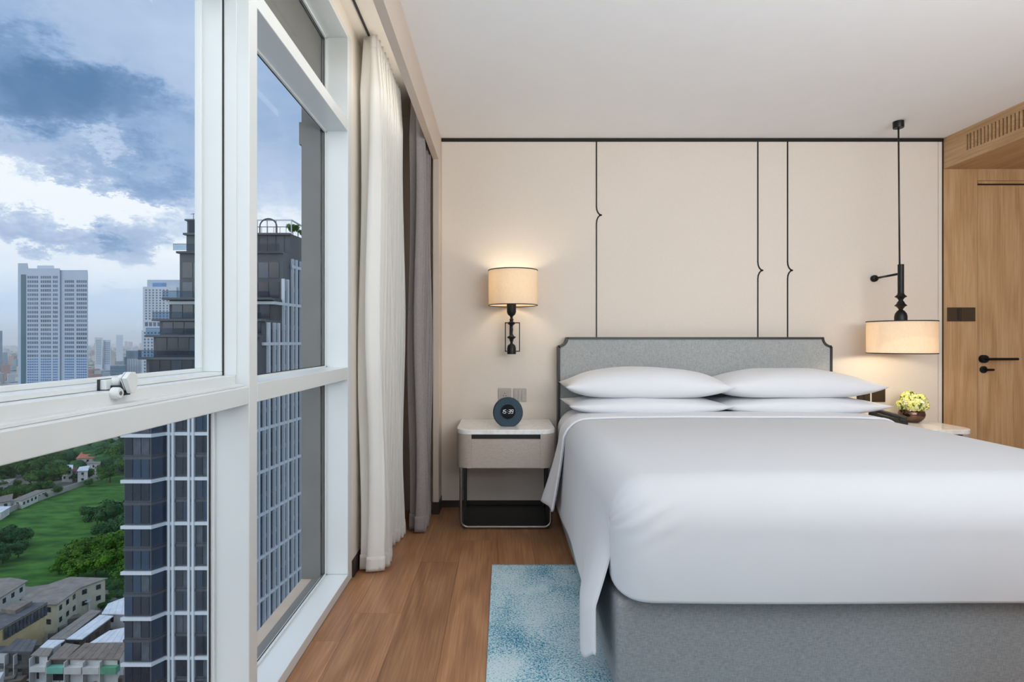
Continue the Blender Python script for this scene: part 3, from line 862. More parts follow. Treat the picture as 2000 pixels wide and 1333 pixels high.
# turned down band of the top sheet with a folded edge
band_hang = 0.40
def bd(u, v):
    sm = (Wd-RS)+(RS+0.006)*PI/2+band_hang
    s = -sm+2*sm*u; t = 0.245*v - 0.02   # v=1 is the fold towards the foot
    a = abs(s); hang = max(0.0, a-S_END)
    x, y, z = duvet_pos(math.copysign(min(a, S_END), s) if s else 0, max(0, t), 0.013)
    y = YBK - t
    sg = 1 if s > 0 else -1
    if hang > 0:
        hh = hang/band_hang
        z -= hang; x += sg*(0.02*hh + (0.035+0.055*(1-v))*hh**1.3 + 0.005*math.sin(y*30)*hh); y += 0.03*hh*v
    y -= 0.012*mnoise.noise(Vector((x*5, 0, 7)))*v
    if v > 0.93: z += 0.0
    return (x, y, z)
bm_ = MB().grid(bd, 150, 16); bm_.f = [f[::-1] for f in bm_.f]
bm_.build('turned_down_band', M['pillow'], duvet, smooth=True, solid=0.012, offset=-1)
# rounded roll of the fold
pts = [bd(i/150, 1.0) for i in range(151)]
MB().tube([(p[0], p[1]+0.001, p[2]-0.006) for p in pts], 0.0075, 8).build('fold_edge', M['pillow'], duvet, smooth=True)
# fitted sheet part behind the band
def sh(u, v):
    sm = S_END + 0.22
    s = -sm+2*sm*u; y = YBK-0.01 + (4.08-YBK)*v
    a = abs(s); hang = max(0.0, a-S_END)
    x, _, z = duvet_pos(math.copysign(min(a, S_END), s) if s else 0, 0, -0.004)
    x = CXD + (x-CXD)*(0.985-0.01*v)
    return (x, y, z-hang-0.02*v)
sm_ = MB().grid(sh, 100, 14); sm_.f = [f[::-1] for f in sm_.f]
sm_.build('top_sheet', M['pillow'], duvet, smooth=True, solid=0.008, offset=-1)

# ------------------------------------------------------------------ pillows
def pillow(label, cx, cy, cz, a, bb, th, tb, rot, seed, tilt=0.0):
    r_ = random.Random(seed); off = r_.uniform(0, 50)
    n_u, n_v = 56, 36
    def side(sgn):
        def fn(u, v):
            U, V = 2*u-1, 2*v-1
            U = math.copysign(abs(U)**0.85, U); V = math.copysign(abs(V)**0.9, V)
            x = a*U*(1-0.060*(1-V*V)*abs(U)**2)
            y = bb*V*(1-0.16*(1-U*U)**1.0*abs(V)**2*0.3)
            k = max(0.0, (1-abs(U)**2.3))**0.62*max(0.0, (1-abs(V)**2.6))**0.5
            corner = (abs(U)*abs(V))**6
            if sgn > 0: z = th*k
            else: z = -tb*min(1.0, k*1.5)**0.9
            w_ = mnoise.noise(Vector((x*4+off, y*5, sgn*3)))*0.009*k
            w_ += 0.006*math.sin(6*math.atan2(V, abs(U)+.02)*1.5)*(abs(U)**3)*k
            z += w_*(1 if sgn > 0 else 0.3)
            z += 0.012*corner
            ca, sa = math.cos(rot), math.sin(rot)
            X, Y = x*ca-y*sa, x*sa+y*ca
            return (cx+X, cy+Y, cz+z+tilt*X)
        return fn
    m = MB().grid(side(1), n_u, n_v); m.grid(side(-1), n_u, n_v)
    nf = n_u*n_v
    m.f[nf:] = [f[::-1] for f in m.f[nf:]]
    # top faces orientation: u->x, v->y gives +z
    o = m.build('pillow', M['pillow'], None, smooth=True, weld=True)
    tag(o, label, 'pillow')
    return o
pillow('white pillow at the bottom of the left stack', 0.93, 3.80, 0.800, 0.52, 0.25, 0.062, 0.052, R(0.8), 1)
pillow('plump white pillow on top of the left stack against the headboard', 0.935, 3.83, 0.915, 0.535, 0.255, 0.128, 0.062, R(-0.6), 2)
pillow('white pillow at the bottom of the right stack', 1.915, 3.82, 0.800, 0.535, 0.25, 0.064, 0.052, R(-1.2), 3)
pillow('plump white pillow on top of the right stack, tip past the headboard', 1.895, 3.84, 0.915, 0.54, 0.25, 0.118, 0.062, R(0.6), 4)

# ------------------------------------------------------------------ nightstands
def rrect(x0, x1, y0, y1, r, seg=8):
    pts = []
    for cx, cy, a0, rr in ((x1-r, y0+r, -90, r), (x1-0.008, y1-0.008, 0, .008), (x0+0.008, y1-0.008, 90, .008), (x0+r, y0+r, 180, r)):
        for k in range(seg+1):
            a = R(a0+90*k/seg); pts.append((cx+rr*math.cos(a), cy+rr*math.sin(a)))
    return pts
def nightstand(cx, label):
    hw = 0.322; y0, y1 = 3.69, YB-0.006
    n_ = thing('nightstand', label, 'nightstand', (cx, 3.95, 0))
    dx0, dx1 = cx-0.222, cx+0.222
    # carcass: rounded ends with a drawer opening
    zb, zt = 0.395, 0.612
    L = [p for p in rrect(cx-hw, cx+hw, y0, y1, 0.10)]
    left = [(dx0-0.005, y0)] + [(dx0-0.005, y1)] + [p for p in L if p[0] < cx-hw+0.1001]
    leftp = [p for p in L if p[0] < dx0-0.004] + [(dx0-0.005, y0), (dx0-0.005, y1)]
    # order: from front-left arc to front edge
    arc = [(cx-hw+0.10+0.10*math.cos(R(a)), y0+0.10+0.10*math.sin(R(a))) for a in range(180, 271, 10)]
    lp = [(cx-hw, y1)] + arc + [(dx0-0.005, y0), (dx0-0.005, y1)]
    MB().prism(lp, zb, zt).build('side_cheek', M['ns_body'], n_, smooth=True, angle=30)
    rp = [(2*cx-p[0], p[1]) for p in reversed(lp)]
    MB().prism(rp, zb, zt).build('side_cheek', M['ns_body'], n_, smooth=True, angle=30)
    box('bottom_panel', M['ns_body'], dx0-0.005, dx1+0.005, y0+0.004, y1, zb, zb+0.012, parent=n_)
    box('recess', M['dark_wood'], dx0-0.005, dx1+0.005, y0+0.03, y1, zb+0.012, zt, parent=n_)
    box('drawer', M['ns_body'], dx0, dx1, y0, y0+0.02, zb+0.004, zt-0.030, parent=n_, bevel=0.0015)
    MB().prism(rrect(cx-hw-0.001, cx+hw+0.001, y0-0.002, y1, 0.10), zt, zt+0.031).build('marble_top', M['marble'], n_, bevel=0.004, seg=3)
    # sled frame
    fx = 0.290
    pts = []
    def uarc(yy):
        p = [(cx-fx, yy, zb)]
        r = 0.045
        for k in range(7):
            a = R(180+90*k/6); p.append((cx-fx+r+r*math.cos(a), yy, 0.0115+r+r*math.sin(a)))
        for k in range(7):
            a = R(270+90*k/6); p.append((cx+fx-r+r*math.cos(a), yy, 0.0115+r+r*math.sin(a)))
        p.append((cx+fx, yy, zb)); return p
    MB().tube(uarc(y0+0.018), 0.0105, 12).build('front_frame', M['chrome'], n_, smooth=True, angle=50)
    MB().tube(uarc(y1-0.03), 0.0105, 12).build('rear_frame', M['black_metal'], n_, smooth=True, angle=50)
    for sx in (-1, 1):
        box('side_post', M['black_metal'], cx+sx*(fx-0.014), cx+sx*(fx-0.034), y0+0.012, y0+0.03, 0.02, zb, parent=n_)
    box('base_plate', M['black_metal'], cx-fx+0.012, cx+fx-0.012, y0+0.02, y1-0.03, 0.006, 0.024, parent=n_, bevel=0.002)
    return n_
nightstand(0.027, 'taupe nightstand with marble top left of the bed under the sconce')
nightstand(2.745, 'taupe nightstand with marble top right of the bed, mostly behind the duvet')
ZN = 0.643

# ------------------------------------------------------------------ alarm clock
ck = thing('alarm_clock', 'round slate blue alarm clock on the left nightstand', 'clock', ((992-VX)/FPX*3.86, 3.88, ZN))
ccx, ccy, ccz, cr = ck.location.x, 3.86, ZN+0.092, 0.1005
# body: a disc with flattened foot
prof = []
for k in range(64):
    a = 2*PI*k/64; x, z = cr*math.cos(a), cr*math.sin(a); prof.append((x, max(z, -0.0915)))
def disc(mb, ya, yb, sc0, sc1):
    b = len(mb.v)
    for yy, sc in ((ya, sc0), (ya+0.012, sc1), (yb-0.012, sc1), (yb, sc0)):
        mb.v += [(ccx+x*sc, yy, ccz+(z*sc if z > -0.091 else z)) for x, z in prof]
    n = 64
    for i in range(3):
        for k in range(n): mb.f.append((b+i*n+k, b+i*n+(k+1)%n, b+(i+1)*n+(k+1)%n, b+(i+1)*n+k))
    mb.f.append(tuple(b+k for k in reversed(range(n)))); mb.f.append(tuple(b+3*n+k for k in range(n)))
    return mb
disc(MB(), ccy-0.03, ccy+0.035, 0.93, 1.0).build('body', M['clock_fabric'], ck, smooth=True, angle=40)
q = MB().lathe([(0.0535, -0.0315), (0.0535, -0.034), (0.051, -0.0355), (0.049, -0.033), (0.049, -0.0305)], ccx, ccy, 48, 'y', cz=ccz+0.008); q.build('bezel', M['clock_blue'], ck, smooth=True, angle=40)
q = MB().lathe([(0.0, -0.0322), (0.0495, -0.0322), (0.0495, -0.0300)], ccx, ccy, 48, 'y', cz=ccz+0.008); q.build('display', M['screen'], ck)
q = MB()
for k in range(-2, 3):
    a = R(90-k*9); q.lathe([(0.0, 0), (0.005, 0), (0.005, 0.004), (0.0, 0.0045)], ccx+math.cos(a)*(cr-0.001), ccy, 10, 'z', cz=ccz+math.sin(a)*(cr-0.002))
q.build('button', M['clock_blue'], ck)
def seg_digit(mb, ch, x0, zc, w_, h_, y_, t=0.0019, slant=0.18):
    segs = {'1': 'bc', '5': 'afgcd', '3': 'abgcd', '9': 'abcdfg', '2': 'abged', ':': ''}[ch]
    def bar(xa, za, xb, zb):
        sh_ = lambda x, z: x + slant*(z-zc)
        d = Vector((xb-xa, zb-za)); d.normalize(); nrm = Vector((-d.y, d.x))*t/2
        pts = [(xa+nrm.x, za+nrm.y), (xa-nrm.x, za-nrm.y), (xb-nrm.x, zb-nrm.y), (xb+nrm.x, zb+nrm.y)]
        b = len(mb.v)
        mb.v += [(sh_(p[0], p[1]), y_, p[1]) for p in pts] + [(sh_(p[0], p[1]), y_+0.0006, p[1]) for p in pts]
        mb.f += [tuple(b+c for c in f) for f in ((0,1,2,3),(4,7,6,5),(0,4,5,1),(1,5,6,2),(2,6,7,3),(3,7,4,0))]
    x1, zt, zb = x0+w_, zc+h_/2, zc-h_/2
    P_ = {'a': (x0, zt, x1, zt), 'b': (x1, zt-.001, x1, zc+.001), 'c': (x1, zc-.001, x1, zb+.001), 'd': (x0, zb, x1, zb),
          'e': (x0, zc-.001, x0, zb+.001), 'f': (x0, zt-.001, x0, zc+.001), 'g': (x0, zc, x1, zc)}
    for s_ in segs: bar(*P_[s_])
    if ch == ':':
        for zz in (zc+h_*0.22, zc-h_*0.22): bar(x0, zz-t*.5, x0, zz+t*.5)
q = MB(); zc = ccz+0.009; yy = ccy-0.0334
for ch, xo in (('1', -0.044), ('5', -0.026), (':', -0.0045), ('3', 0.004), ('9', 0.022)):
    seg_digit(q, ch, ccx+xo+(0.0 if ch != '1' else 0.0), zc, 0.012, 0.024, yy)
q.build('digits', M['digits'], ck)

# ------------------------------------------------------------------ wall plates
def wall_plate(name, label, cat, px0, px1, py0, py1, mtl, rockers=0, holes=False):
    x0, x1 = (px0-VX)/FPX*YB, (px1-VX)/FPX*YB; z1, z0 = CAMZ-(py0-VY)/FPX*YB, CAMZ-(py1-VY)/FPX*YB
    o = thing(name, label, cat, ((x0+x1)/2, YB, z0))
    box('plate', M[mtl], x0, x1, YB-0.008, YB-0.0004, z0, z1, parent=o, bevel=0.0015)
    for k in range(rockers):
        wd = (x1-x0-0.016)/rockers
        box('rocker', M[mtl], x0+0.008+k*wd+0.001, x0+0.008+(k+1)*wd-0.001, YB-0.011, YB-0.0075, z0+0.010, z1-0.010, parent=o, bevel=0.001)
    if holes:
        cx, cz = (x0+x1)/2, (z0+z1)/2
        box('socket_face', M[mtl], cx-0.030, cx+0.030, YB-0.0095, YB-0.0075, cz-0.030, cz+0.030, parent=o, bevel=0.001)
        for dx_, dz_ in ((0, 0.010), (-0.010, -0.007), (0.010, -0.007)):
            q = MB().lathe([(0.0, -0.0004), (0.0032, -0.0004), (0.0032, 0.001)], cx+dx_, YB-0.0095, 12, 'y', cz=cz+dz_)
            q.build('hole', M['black_plastic'], o)
    return o
wall_plate('wall_socket', 'bronze wall socket, coloured lighter as window reflection, behind the round clock', 'socket', 973, 998.5, 758, 783.5, 'plate_window_lit', holes=True)
wall_plate('light_switch', 'bronze three rocker switch, coloured lighter as window reflection, right of the clock', 'switch', 1002.5, 1028, 758.5, 784.5, 'plate_window_lit', rockers=3)
wall_plate('light_switch', 'dark bronze switch plate behind the right pillow tips', 'switch', 1673, 1698.5, 759, 785, 'plate_bronze', rockers=2)
wall_plate('wall_socket', 'dark bronze wall socket above the telephone', 'socket', 1702.5, 1728, 759, 785, 'plate_bronze', holes=True)

# ------------------------------------------------------------------ lamps
def shade(root, cx, cy, z0, z1, r, band='black_trim'):
    # double walled open drum
    m = MB(); n = 64; t = 0.0015
    b = 0
    for rr, z in ((r, z0), (r, z1), (r-t, z1), (r-t, z0)):
        for k in range(n):
            a = 2*PI*k/n; m.v.append((cx+rr*math.cos(a), cy+rr*math.sin(a), z))
    for i in range(4):
        j = (i+1) % 4
        for k in range(n): m.f.append((i*n+k, i*n+(k+1)%n, j*n+(k+1)%n, j*n+k))
    s_ = m.build('lamp_shade', M['shade'], root, smooth=True, angle=50)
    for zz in (z0+0.002, z1-0.002):
        MB().tube([(cx+(r+0.0005)*math.cos(2*PI*k/n), cy+(r+0.0005)*math.sin(2*PI*k/n), zz) for k in range(n)], 0.0032, 8, closed=True).build('rim', M[band], s_, smooth=True)
    return s_
def warm_light(name, loc, power, color=(1.0, 0.85, 0.62), r=0.03):
    d = bpy.data.lights.new(name, 'POINT'); d.energy = power; d.color = color; d.shadow_soft_size = r
    o = bpy.data.objects.new(name, d); C.objects.link(o); o.location = loc; return o
# sconce left of the bed
sx_, sy_ = (1002-VX)/FPX*4.015, 4.015
sc = thing('wall_sconce', 'black turned wall sconce with lit cream drum shade left of the bed', 'lamp', (sx_, YB, 1.13))
shade(sc, sx_, sy_, 1.463, 1.710, 0.171)
y_f = 4.06
fx0, fx1, fz0, fz1 = (986-VX)/FPX*4.1, (1015.5-VX)/FPX*4.1, CAMZ-(687-VY)/FPX*4.1, CAMZ-(629.5-VY)/FPX*4.1
fcx = (999-VX)/FPX*4.06
col_prof = [(0.0, 1.122), (0.028, 1.122), (0.029, 1.13), (0.0285, 1.165), (0.024, 1.185), (0.012, 1.196), (0.010, 1.206), (0.014, 1.214), (0.018, 1.228), (0.028, 1.240), (0.029, 1.243),
            (0.020, 1.252), (0.010, 1.266), (0.012, 1.285), (0.014, 1.297), (0.011, 1.312), (0.013, 1.325), (0.022, 1.335), (0.028, 1.345), (0.016, 1.352), (0.014, 1.36),
            (0.018, 1.366), (0.010, 1.378), (0.014, 1.390), (0.024, 1.402), (0.030, 1.42), (0.0305, 1.475), (0.0, 1.475)]
MB().lathe([(r_*1.1 if r_ > 0.02 else r_*0.85, z) for r_, z in col_prof], fcx, y_f, 32).build('turned_column', M['black_metal'], sc, smooth=True, angle=50)
q = MB()
yf = 4.10
q.box(fx0, fx1, yf, yf+0.008, fz1-0.007, fz1).box(fx0, fx1, yf, yf+0.008, fz0, fz0+0.007).box(fx0, fx0+0.007, yf, yf+0.008, fz0, fz1).box(fx1-0.007, fx1, yf, yf+0.008, fz0, fz1)
q.build('bracket_frame', M['black_metal'], sc)
q = MB(); q.box(fcx-0.006, fcx+0.006, yf, YB, 1.236, 1.248).box(fcx-0.006, fcx+0.006, yf, YB, 1.338, 1.350).box(fcx-0.011, fcx+0.011, YB-0.008, YB, 1.22, 1.36)
q.build('wall_mount', M['black_metal'], sc)
MB().lathe([(0.012, 1.475), (0.014, 1.50), (0.028, 1.545), (0.031, 1.57), (0.024, 1.595), (0.0, 1.605)], fcx, sy_+0.02, 20).build('bulb', M['bulb'], sc, smooth=True)
q = MB()
for k in range(3):
    a = R(90+120*k); q.tube([(fcx, sy_, 1.70), (sx_+0.170*math.cos(a), sy_+0.170*math.sin(a), 1.70)], 0.002, 6)
q.tube([(fcx, sy_+0.02, 1.475), (fcx, sy_+0.01, 1.70)], 0.003, 6)
q.build('spider', M['black_metal'], sc)
warm_light('sconce_bulb_light', (fcx, sy_-0.01, 1.61), 3.4, r=0.05)

# pendant right of the bed
pdx, pdy = 2.690, 3.877
pd = thing('pendant_lamp', 'black pendant lamp with lit cream drum shade hanging over the right nightstand', 'lamp', (pdx, pdy, 1.128))
MB().lathe([(0.0, 2.655), (0.031, 2.655), (0.033, 2.658), (0.033, ZC-0.0005)], pdx-0.008, pdy, 28).build('ceiling_rose', M['black_metal'], pd, smooth=True, angle=40)
MB().tube([(pdx-0.008, pdy, 2.66), (pdx, pdy, 1.72)], 0.0055, 10).build('rod', M['rod'], pd, smooth=True)
tube_prof = [(0.0, 1.733), (0.0185, 1.733), (0.0185, 1.54), (0.022, 1.528), (0.034, 1.518), (0.036, 1.514), (0.022, 1.506), (0.014, 1.494), (0.013, 1.488), (0.021, 1.478), (0.024, 1.468),
             (0.034, 1.458), (0.037, 1.454), (0.024, 1.446), (0.015, 1.434), (0.012, 1.426), (0.022, 1.418), (0.034, 1.400), (0.038, 1.38), (0.038, 1.352), (0.0, 1.352)]
MB().lathe(tube_prof[::-1], pdx+0.008, pdy, 32).build('turned_column', M['black_metal'], pd, smooth=True, angle=50)
MB().tube([(pdx+0.008, pdy, 1.672), (2.722, YB-0.02, 1.672)], 0.0078, 12).build('wall_arm', M['black_metal'], pd, smooth=True)
q = MB(); q.lathe([(0.0, -0.032), (0.014, -0.032), (0.023, -0.024), (0.025, -0.012), (0.024, -0.0005)], 2.722, YB, 24, 'y', cz=1.672); q.build('wall_boss', M['black_metal'], pd, smooth=True, angle=50)
scx = (1760.5-VX)/FPX*pdy
shade(pd, scx, pdy, 1.131, 1.349, 0.2025)
q = MB()
for k in range(3):
    a = R(90+120*k); q.tube([(scx, pdy, 1.343), (scx+0.201*math.cos(a), pdy+0.201*math.sin(a), 1.343)], 0.002, 6)
q.build('spider', M['black_metal'], pd)
MB().lathe([(0.0, 1.20), (0.018, 1.205), (0.029, 1.225), (0.028, 1.25), (0.014, 1.29), (0.012, 1.352)], scx, pdy, 20).build('bulb', M['bulb'], pd, smooth=True)
warm_light('pendant_bulb_light', (scx, pdy-0.005, 1.185), 4.6)
# the top of the drum is closed by a thin diffuser disc
MB().lathe([(0.0, 1.3405), (0.1995, 1.3405), (0.1995, 1.342), (0.0, 1.342)], scx, pdy, 48).build('diffuser', M['shade'], pd)

# ------------------------------------------------------------------ vase of hydrangea, telephone
vx, vy = (1780.5-VX)/FPX*4.04, 4.04
va = MB().lathe([(0.0, 0.0), (0.040, 0.0), (0.060, 0.012), (0.076, 0.034), (0.082, 0.056), (0.077, 0.078), (0.064, 0.096), (0.060, 0.102), (0.057, 0.102), (0.060, 0.094), (0.072, 0.076), (0.076, 0.056), (0.05, 0.02), (0.0, 0.012)], vx, vy, 48, cz=ZN+0.0005)
va = va.build('vase', M['vase'], None, smooth=True, angle=60); tag(va, 'round bronze mirror bowl vase on the right nightstand', 'vase')
fl = thing('flower_bouquet', 'pale yellow hydrangea flowers in the bronze vase', 'flowers', (vx, vy, ZN+0.09))
fr_ = random.Random(5)
def floret(mb, c, nrm, s):
    nrm = nrm.normalized(); a = nrm.orthogonal().normalized(); b2 = nrm.cross(a); ph = fr_.uniform(0, PI)
    for k in range(4):
        q = ph + k*PI/2; d = a*math.cos(q)+b2*math.sin(q); e = nrm.cross(d)
        p = [c, c+d*s*.55+e*s*.42+nrm*s*.12, c+d*s*1.05+nrm*s*.28, c+d*s*.55-e*s*.42+nrm*s*.12]
        b0 = len(mb.v); mb.v += [tuple(x) for x in p]; mb.f.append((b0, b0+1, b0+2, b0+3))
heads = []
for hx_1, hy_1, hz_1, hr in ((-.040, -.02, .045, .058), (.028, -.03, .055, .060), (.060, .0, .030, .046), (-.005, .02, .065, .062), (-.070, .0, .022, .040), (.0, -.06, .025, .05), (.045, -.045, .022, .045), (-.035, -.05, .02, .045)):
    c = Vector((vx+hx_1, vy+hy_1, ZN+0.10+hz_1))
    for m_, cnt in (('petal', 85), ('petal_w', 28)):
        mb = MB()
        for _ in range(cnt):
            d = Vector((fr_.gauss(0, 1), fr_.gauss(0, 1), fr_.gauss(0, 1)+.3)).normalized()
            floret(mb, c+d*hr*0.82*fr_.uniform(.86, 1.04), d, 0.0135*fr_.uniform(.8, 1.15))
        h_o = mb.build('flower_head', M[m_], fl)
        if m_ == 'petal_w': h_o['label'] = 'paler cream florets'
    q = MB().lathe([(0.0, -hr*.75), (hr*.5, -hr*.5), (hr*.72, 0), (hr*.5, hr*.5), (0.0, hr*.75)], c.x, c.y, 12, cz=c.z); q.build('flower_core', M['leaf'], fl, smooth=True)
    MB().tube([(vx+hx_1*.2, vy+hy_1*.2, ZN+0.03), (c.x, c.y, c.z)], 0.003, 6).build('stem', M['leaf'], fl)

ph = thing('telephone', 'black desk telephone lying on the right nightstand beside the duvet', 'telephone', (2.635, 3.915, ZN))
pr = Matrix.Rotation(R(58), 3, 'Z')
def P3(x, y, z): v = pr @ Vector((x, y, 0)); return (2.635+v.x, 3.915+v.y, ZN+z)
def pbox(nm, x0, x1, y0, y1, zf0, zf1, zb0, zb1, m_, bev=0.004, par=ph):
    return MB().hull8([P3(x0, y0, zf0), P3(x1, y0, zf0), P3(x1, y1, zb0), P3(x0, y1, zb0)],
               [P3(x0, y0, zf1), P3(x1, y0, zf1), P3(x1, y1, zb1), P3(x0, y1, zb1)]).build(nm, M[m_], par, bevel=bev)
pbox('body', -0.07, 0.10, -0.11, 0.11, 0.0005, 0.034, 0.0005, 0.090, 'black_plastic')
pbox('stand', -0.06, 0.09, 0.06, 0.10, 0.0005, 0.03, 0.0005, 0.05, 'black_plastic')
hs = pbox('handset', -0.075, -0.025, -0.105, 0.105, 0.042, 0.066, 0.096, 0.124, 'black_plastic', 0.008)
pbox('earpiece', -0.076, -0.024, 0.06, 0.106, 0.070, 0.108, 0.080, 0.116, 'black_plastic', 0.006, hs)
pbox('mouthpiece', -0.076, -0.024, -0.106, -0.06, 0.026, 0.05, 0.034, 0.058, 'black_plastic', 0.006, hs)
for r_ in range(4):
    for c_ in range(3):
        x = 0.0+c_*0.026; y = -0.08+r_*0.030; zz = 0.035+0.25*(y+0.11)
        pbox('key', x, x+0.018, y, y+0.018, zz-0.003, zz+0.003, zz+0.001, zz+0.007, 'gasket', 0.001)

# ------------------------------------------------------------------ city outside
GZ = -75.0
rc = random.Random(21)
M['ground'] = mat('urban ground', '#8C8A82', 0.95, spec=0.05, noise_scale=0.02, color2='#75786C')
M['grass'] = mat('meadow grass', '#2C5229', 0.95, spec=0.05, noise_scale=0.09, color2='#527E3A', detail=8, stretch=(1, 2.2, 1))
M['foliage'] = mat('dark green foliage', '#2A4A22', 0.8, spec=0.1, noise_scale=0.5, color2='#4C7030')
M['foliage_b'] = mat('fresh green foliage', '#2C5218', 0.8, spec=0.1, noise_scale=0.5, color2='#56802A')
M['foliage_g'] = mat('blue green foliage', '#274A2B', 0.8, spec=0.1, noise_scale=0.5, color2='#41683C')
M['bark'] = mat('bark', '#4F4436', 0.9)
M['t_glass'] = mat('dark curtain wall glass', '#1A222E', 0.12, spec=0.7, noise_scale=0.35, color2='#28323F', stretch=(1, 1, 1))
M['t_glass2'] = mat('dark blue curtain wall glass', '#25344A', 0.12, spec=0.7, noise_scale=0.3, color2='#33475C')
M['t_dark'] = mat('charcoal facade panel', '#2F343A', 0.5, noise_scale=0.3, amt=0.1)
M['t_mid'] = mat('slate facade panel', '#454B52', 0.5, noise_scale=0.3, amt=0.1)
M['t_white'] = mat('white facade fin', '#C9CFD4', 0.6)
M['curtain_in'] = mat('pale blinds', '#59616C', 0.7, noise_scale=0.6, color2='#2C333D')
M['rail_glass'] = glass_mat('balcony glass', tint=(0.62, 0.72, 0.80, 1), refl=0.1)
M['pw'] = mat('pale painted concrete', '#B9C7D6', 0.8, noise_scale=0.1, amt=0.03)
M['pw2'] = mat('white painted concrete', '#C7CFD8', 0.8, noise_scale=0.1, amt=0.03)
M['win_far'] = mat('far window glass', '#3E5268', 0.3, noise_scale=0.08, color2='#627A92')
M['win_blue'] = mat('blue tinted glass', '#3F6EA8', 0.3, noise_scale=0.08, color2='#5E8DC4')
M['teal'] = mat('teal glass', '#2F6272', 0.3)
M['asphalt'] = mat('asphalt', '#6C6B69', 0.9)

gnd = MB(); gnd.box(-9000, 6000, 25, 14000, GZ-1, GZ)
struct(gnd.build('ground', M['ground']))

# ---- neighbouring dark tower
def XS(d): return -37.5 + 0.125*(d-88)
TB = 112.0
def zy(y, d): return CAMZ-(y-VY)/FPX*d
tw = thing('apartment_tower', 'dark stepped glass tower with white grid close outside the window', 'building', (-46, 98, GZ))
XLt = -53.8
tiers = [  # front depth, bottom, top, left x
    (84.6, GZ, -4.6, -53.8), (86.8, -4.6, zy(698, 86.8), XLt), (88.6, zy(698, 86.8), zy(655, 88.6), XLt), (90.2, zy(655, 88.6), zy(624, 90.2), XLt),
    (92.8, zy(624, 90.2), zy(583, 92.8), XLt), (95.8, zy(583, 92.8), zy(492, 95.8), XLt), (98.2, zy(492, 95.8), 19.6, XLt-0.2)]
for i, (df, zb, zt, xl) in enumerate(tiers):
    poly = [(xl, df), (XS(df), df), (XS(TB), TB), (xl, TB)]
    MB().prism(poly, zb, zt).build('tier', M['t_mid' if i != 4 else 't_dark'], tw)
# bay on the left front
bayp = [(-54.5, 82.8), (-50.6, 82.8), (-49.6, 84.6), (-49.6, 85.5), (-54.5, 85.5)]
MB().prism(bayp, GZ, -4.6).build('bay', M['t_mid'], tw)
lev0 = zy(936, 84); STEP = 6.6; FL = 3.3
levels = [lev0 + STEP*k for k in range(-9, 7)]
# white bands (each goes round the bay, the front and the side)
def band_path(df, z, bay):
    q = MB(); h = 0.24; e = 0.35
    if bay:
        outer = [(-54.5-e, 82.8-e), (-50.4, 82.8-e), (-49.4, 84.6-e), (XS(84.6)+e, 84.6-e), (XS(TB)+e, TB), (XS(TB)-.1, TB), (XS(84.6)-.1, 84.6+.2), (-49.6, 84.8), (-50.7, 83.0), (-54.5, 83.0)]
    else:
        outer = [(XLt-e, df-e), (XS(df)+e, df-e), (XS(TB)+e, TB), (XS(TB)-.1, TB), (XS(df)-.1, df+.2), (XLt, df+.2)]
    q.prism(outer, z-h, z+h); return q.build('band', M['t_white'], tw)
for z in levels:
    if z < GZ+3: continue
    if z < -4.6: band_path(84.6, z, True)
    elif z < 2: band_path(89.6, z, False)
    elif z < 8.5: band_path(92.5, z, False)
    elif z < 16.5:
        d0 = 98.3; q = MB().prism([(XS(d0)+.35, d0-.3), (XS(TB)+.35, TB), (XS(TB)-.1, TB), (XS(d0)-.1, d0)], z-.24, z+.24); q.build('band', M['t_white'], tw)
# white verticals: front face
for px in (330, 338, 369, 377, 408, 416, 447, 455, 486):
    X = (px-VX)/FPX*84.3
    box('fin', M['t_white'], X-0.17, X+0.17, 84.15, 84.62, GZ, -4.6, parent=tw)
# side face: alternately thick and thin fins, each starting at its tier top
d = 84.8; k = 0
def tier_top(d):
    t = -4.6
    for df, ztop in ((86.4, -4.6), (90.6, 1.9), (95.4, 10.0), (98.4, 14.9)):
        if d >= df-0.1: t = ztop
    return {0: -4.6}.get(0) if d < 90.5 else (zy(630, 91.8)+.0 if d < 95.2 else (zy(545, 96) if d < 98.2 else 15.3))
while d < TB:
    w_ = 0.26 if k % 2 == 0 else 0.12
    top = tier_top(d)
    X = XS(d)
    MB().hull8([(X-0.1, d-w_, GZ), (X+0.42, d-w_, GZ), (X+0.42+.12*w_, d+w_, GZ), (X-0.1, d+w_, GZ)],
               [(X-0.1, d-w_, top), (X+0.42, d-w_, top), (X+0.42+.12*w_, d+w_, top), (X-0.1, d+w_, top)]).build('fin', M['t_white'], tw)
    d += 1.72 if k % 2 == 0 else 1.28; k += 1
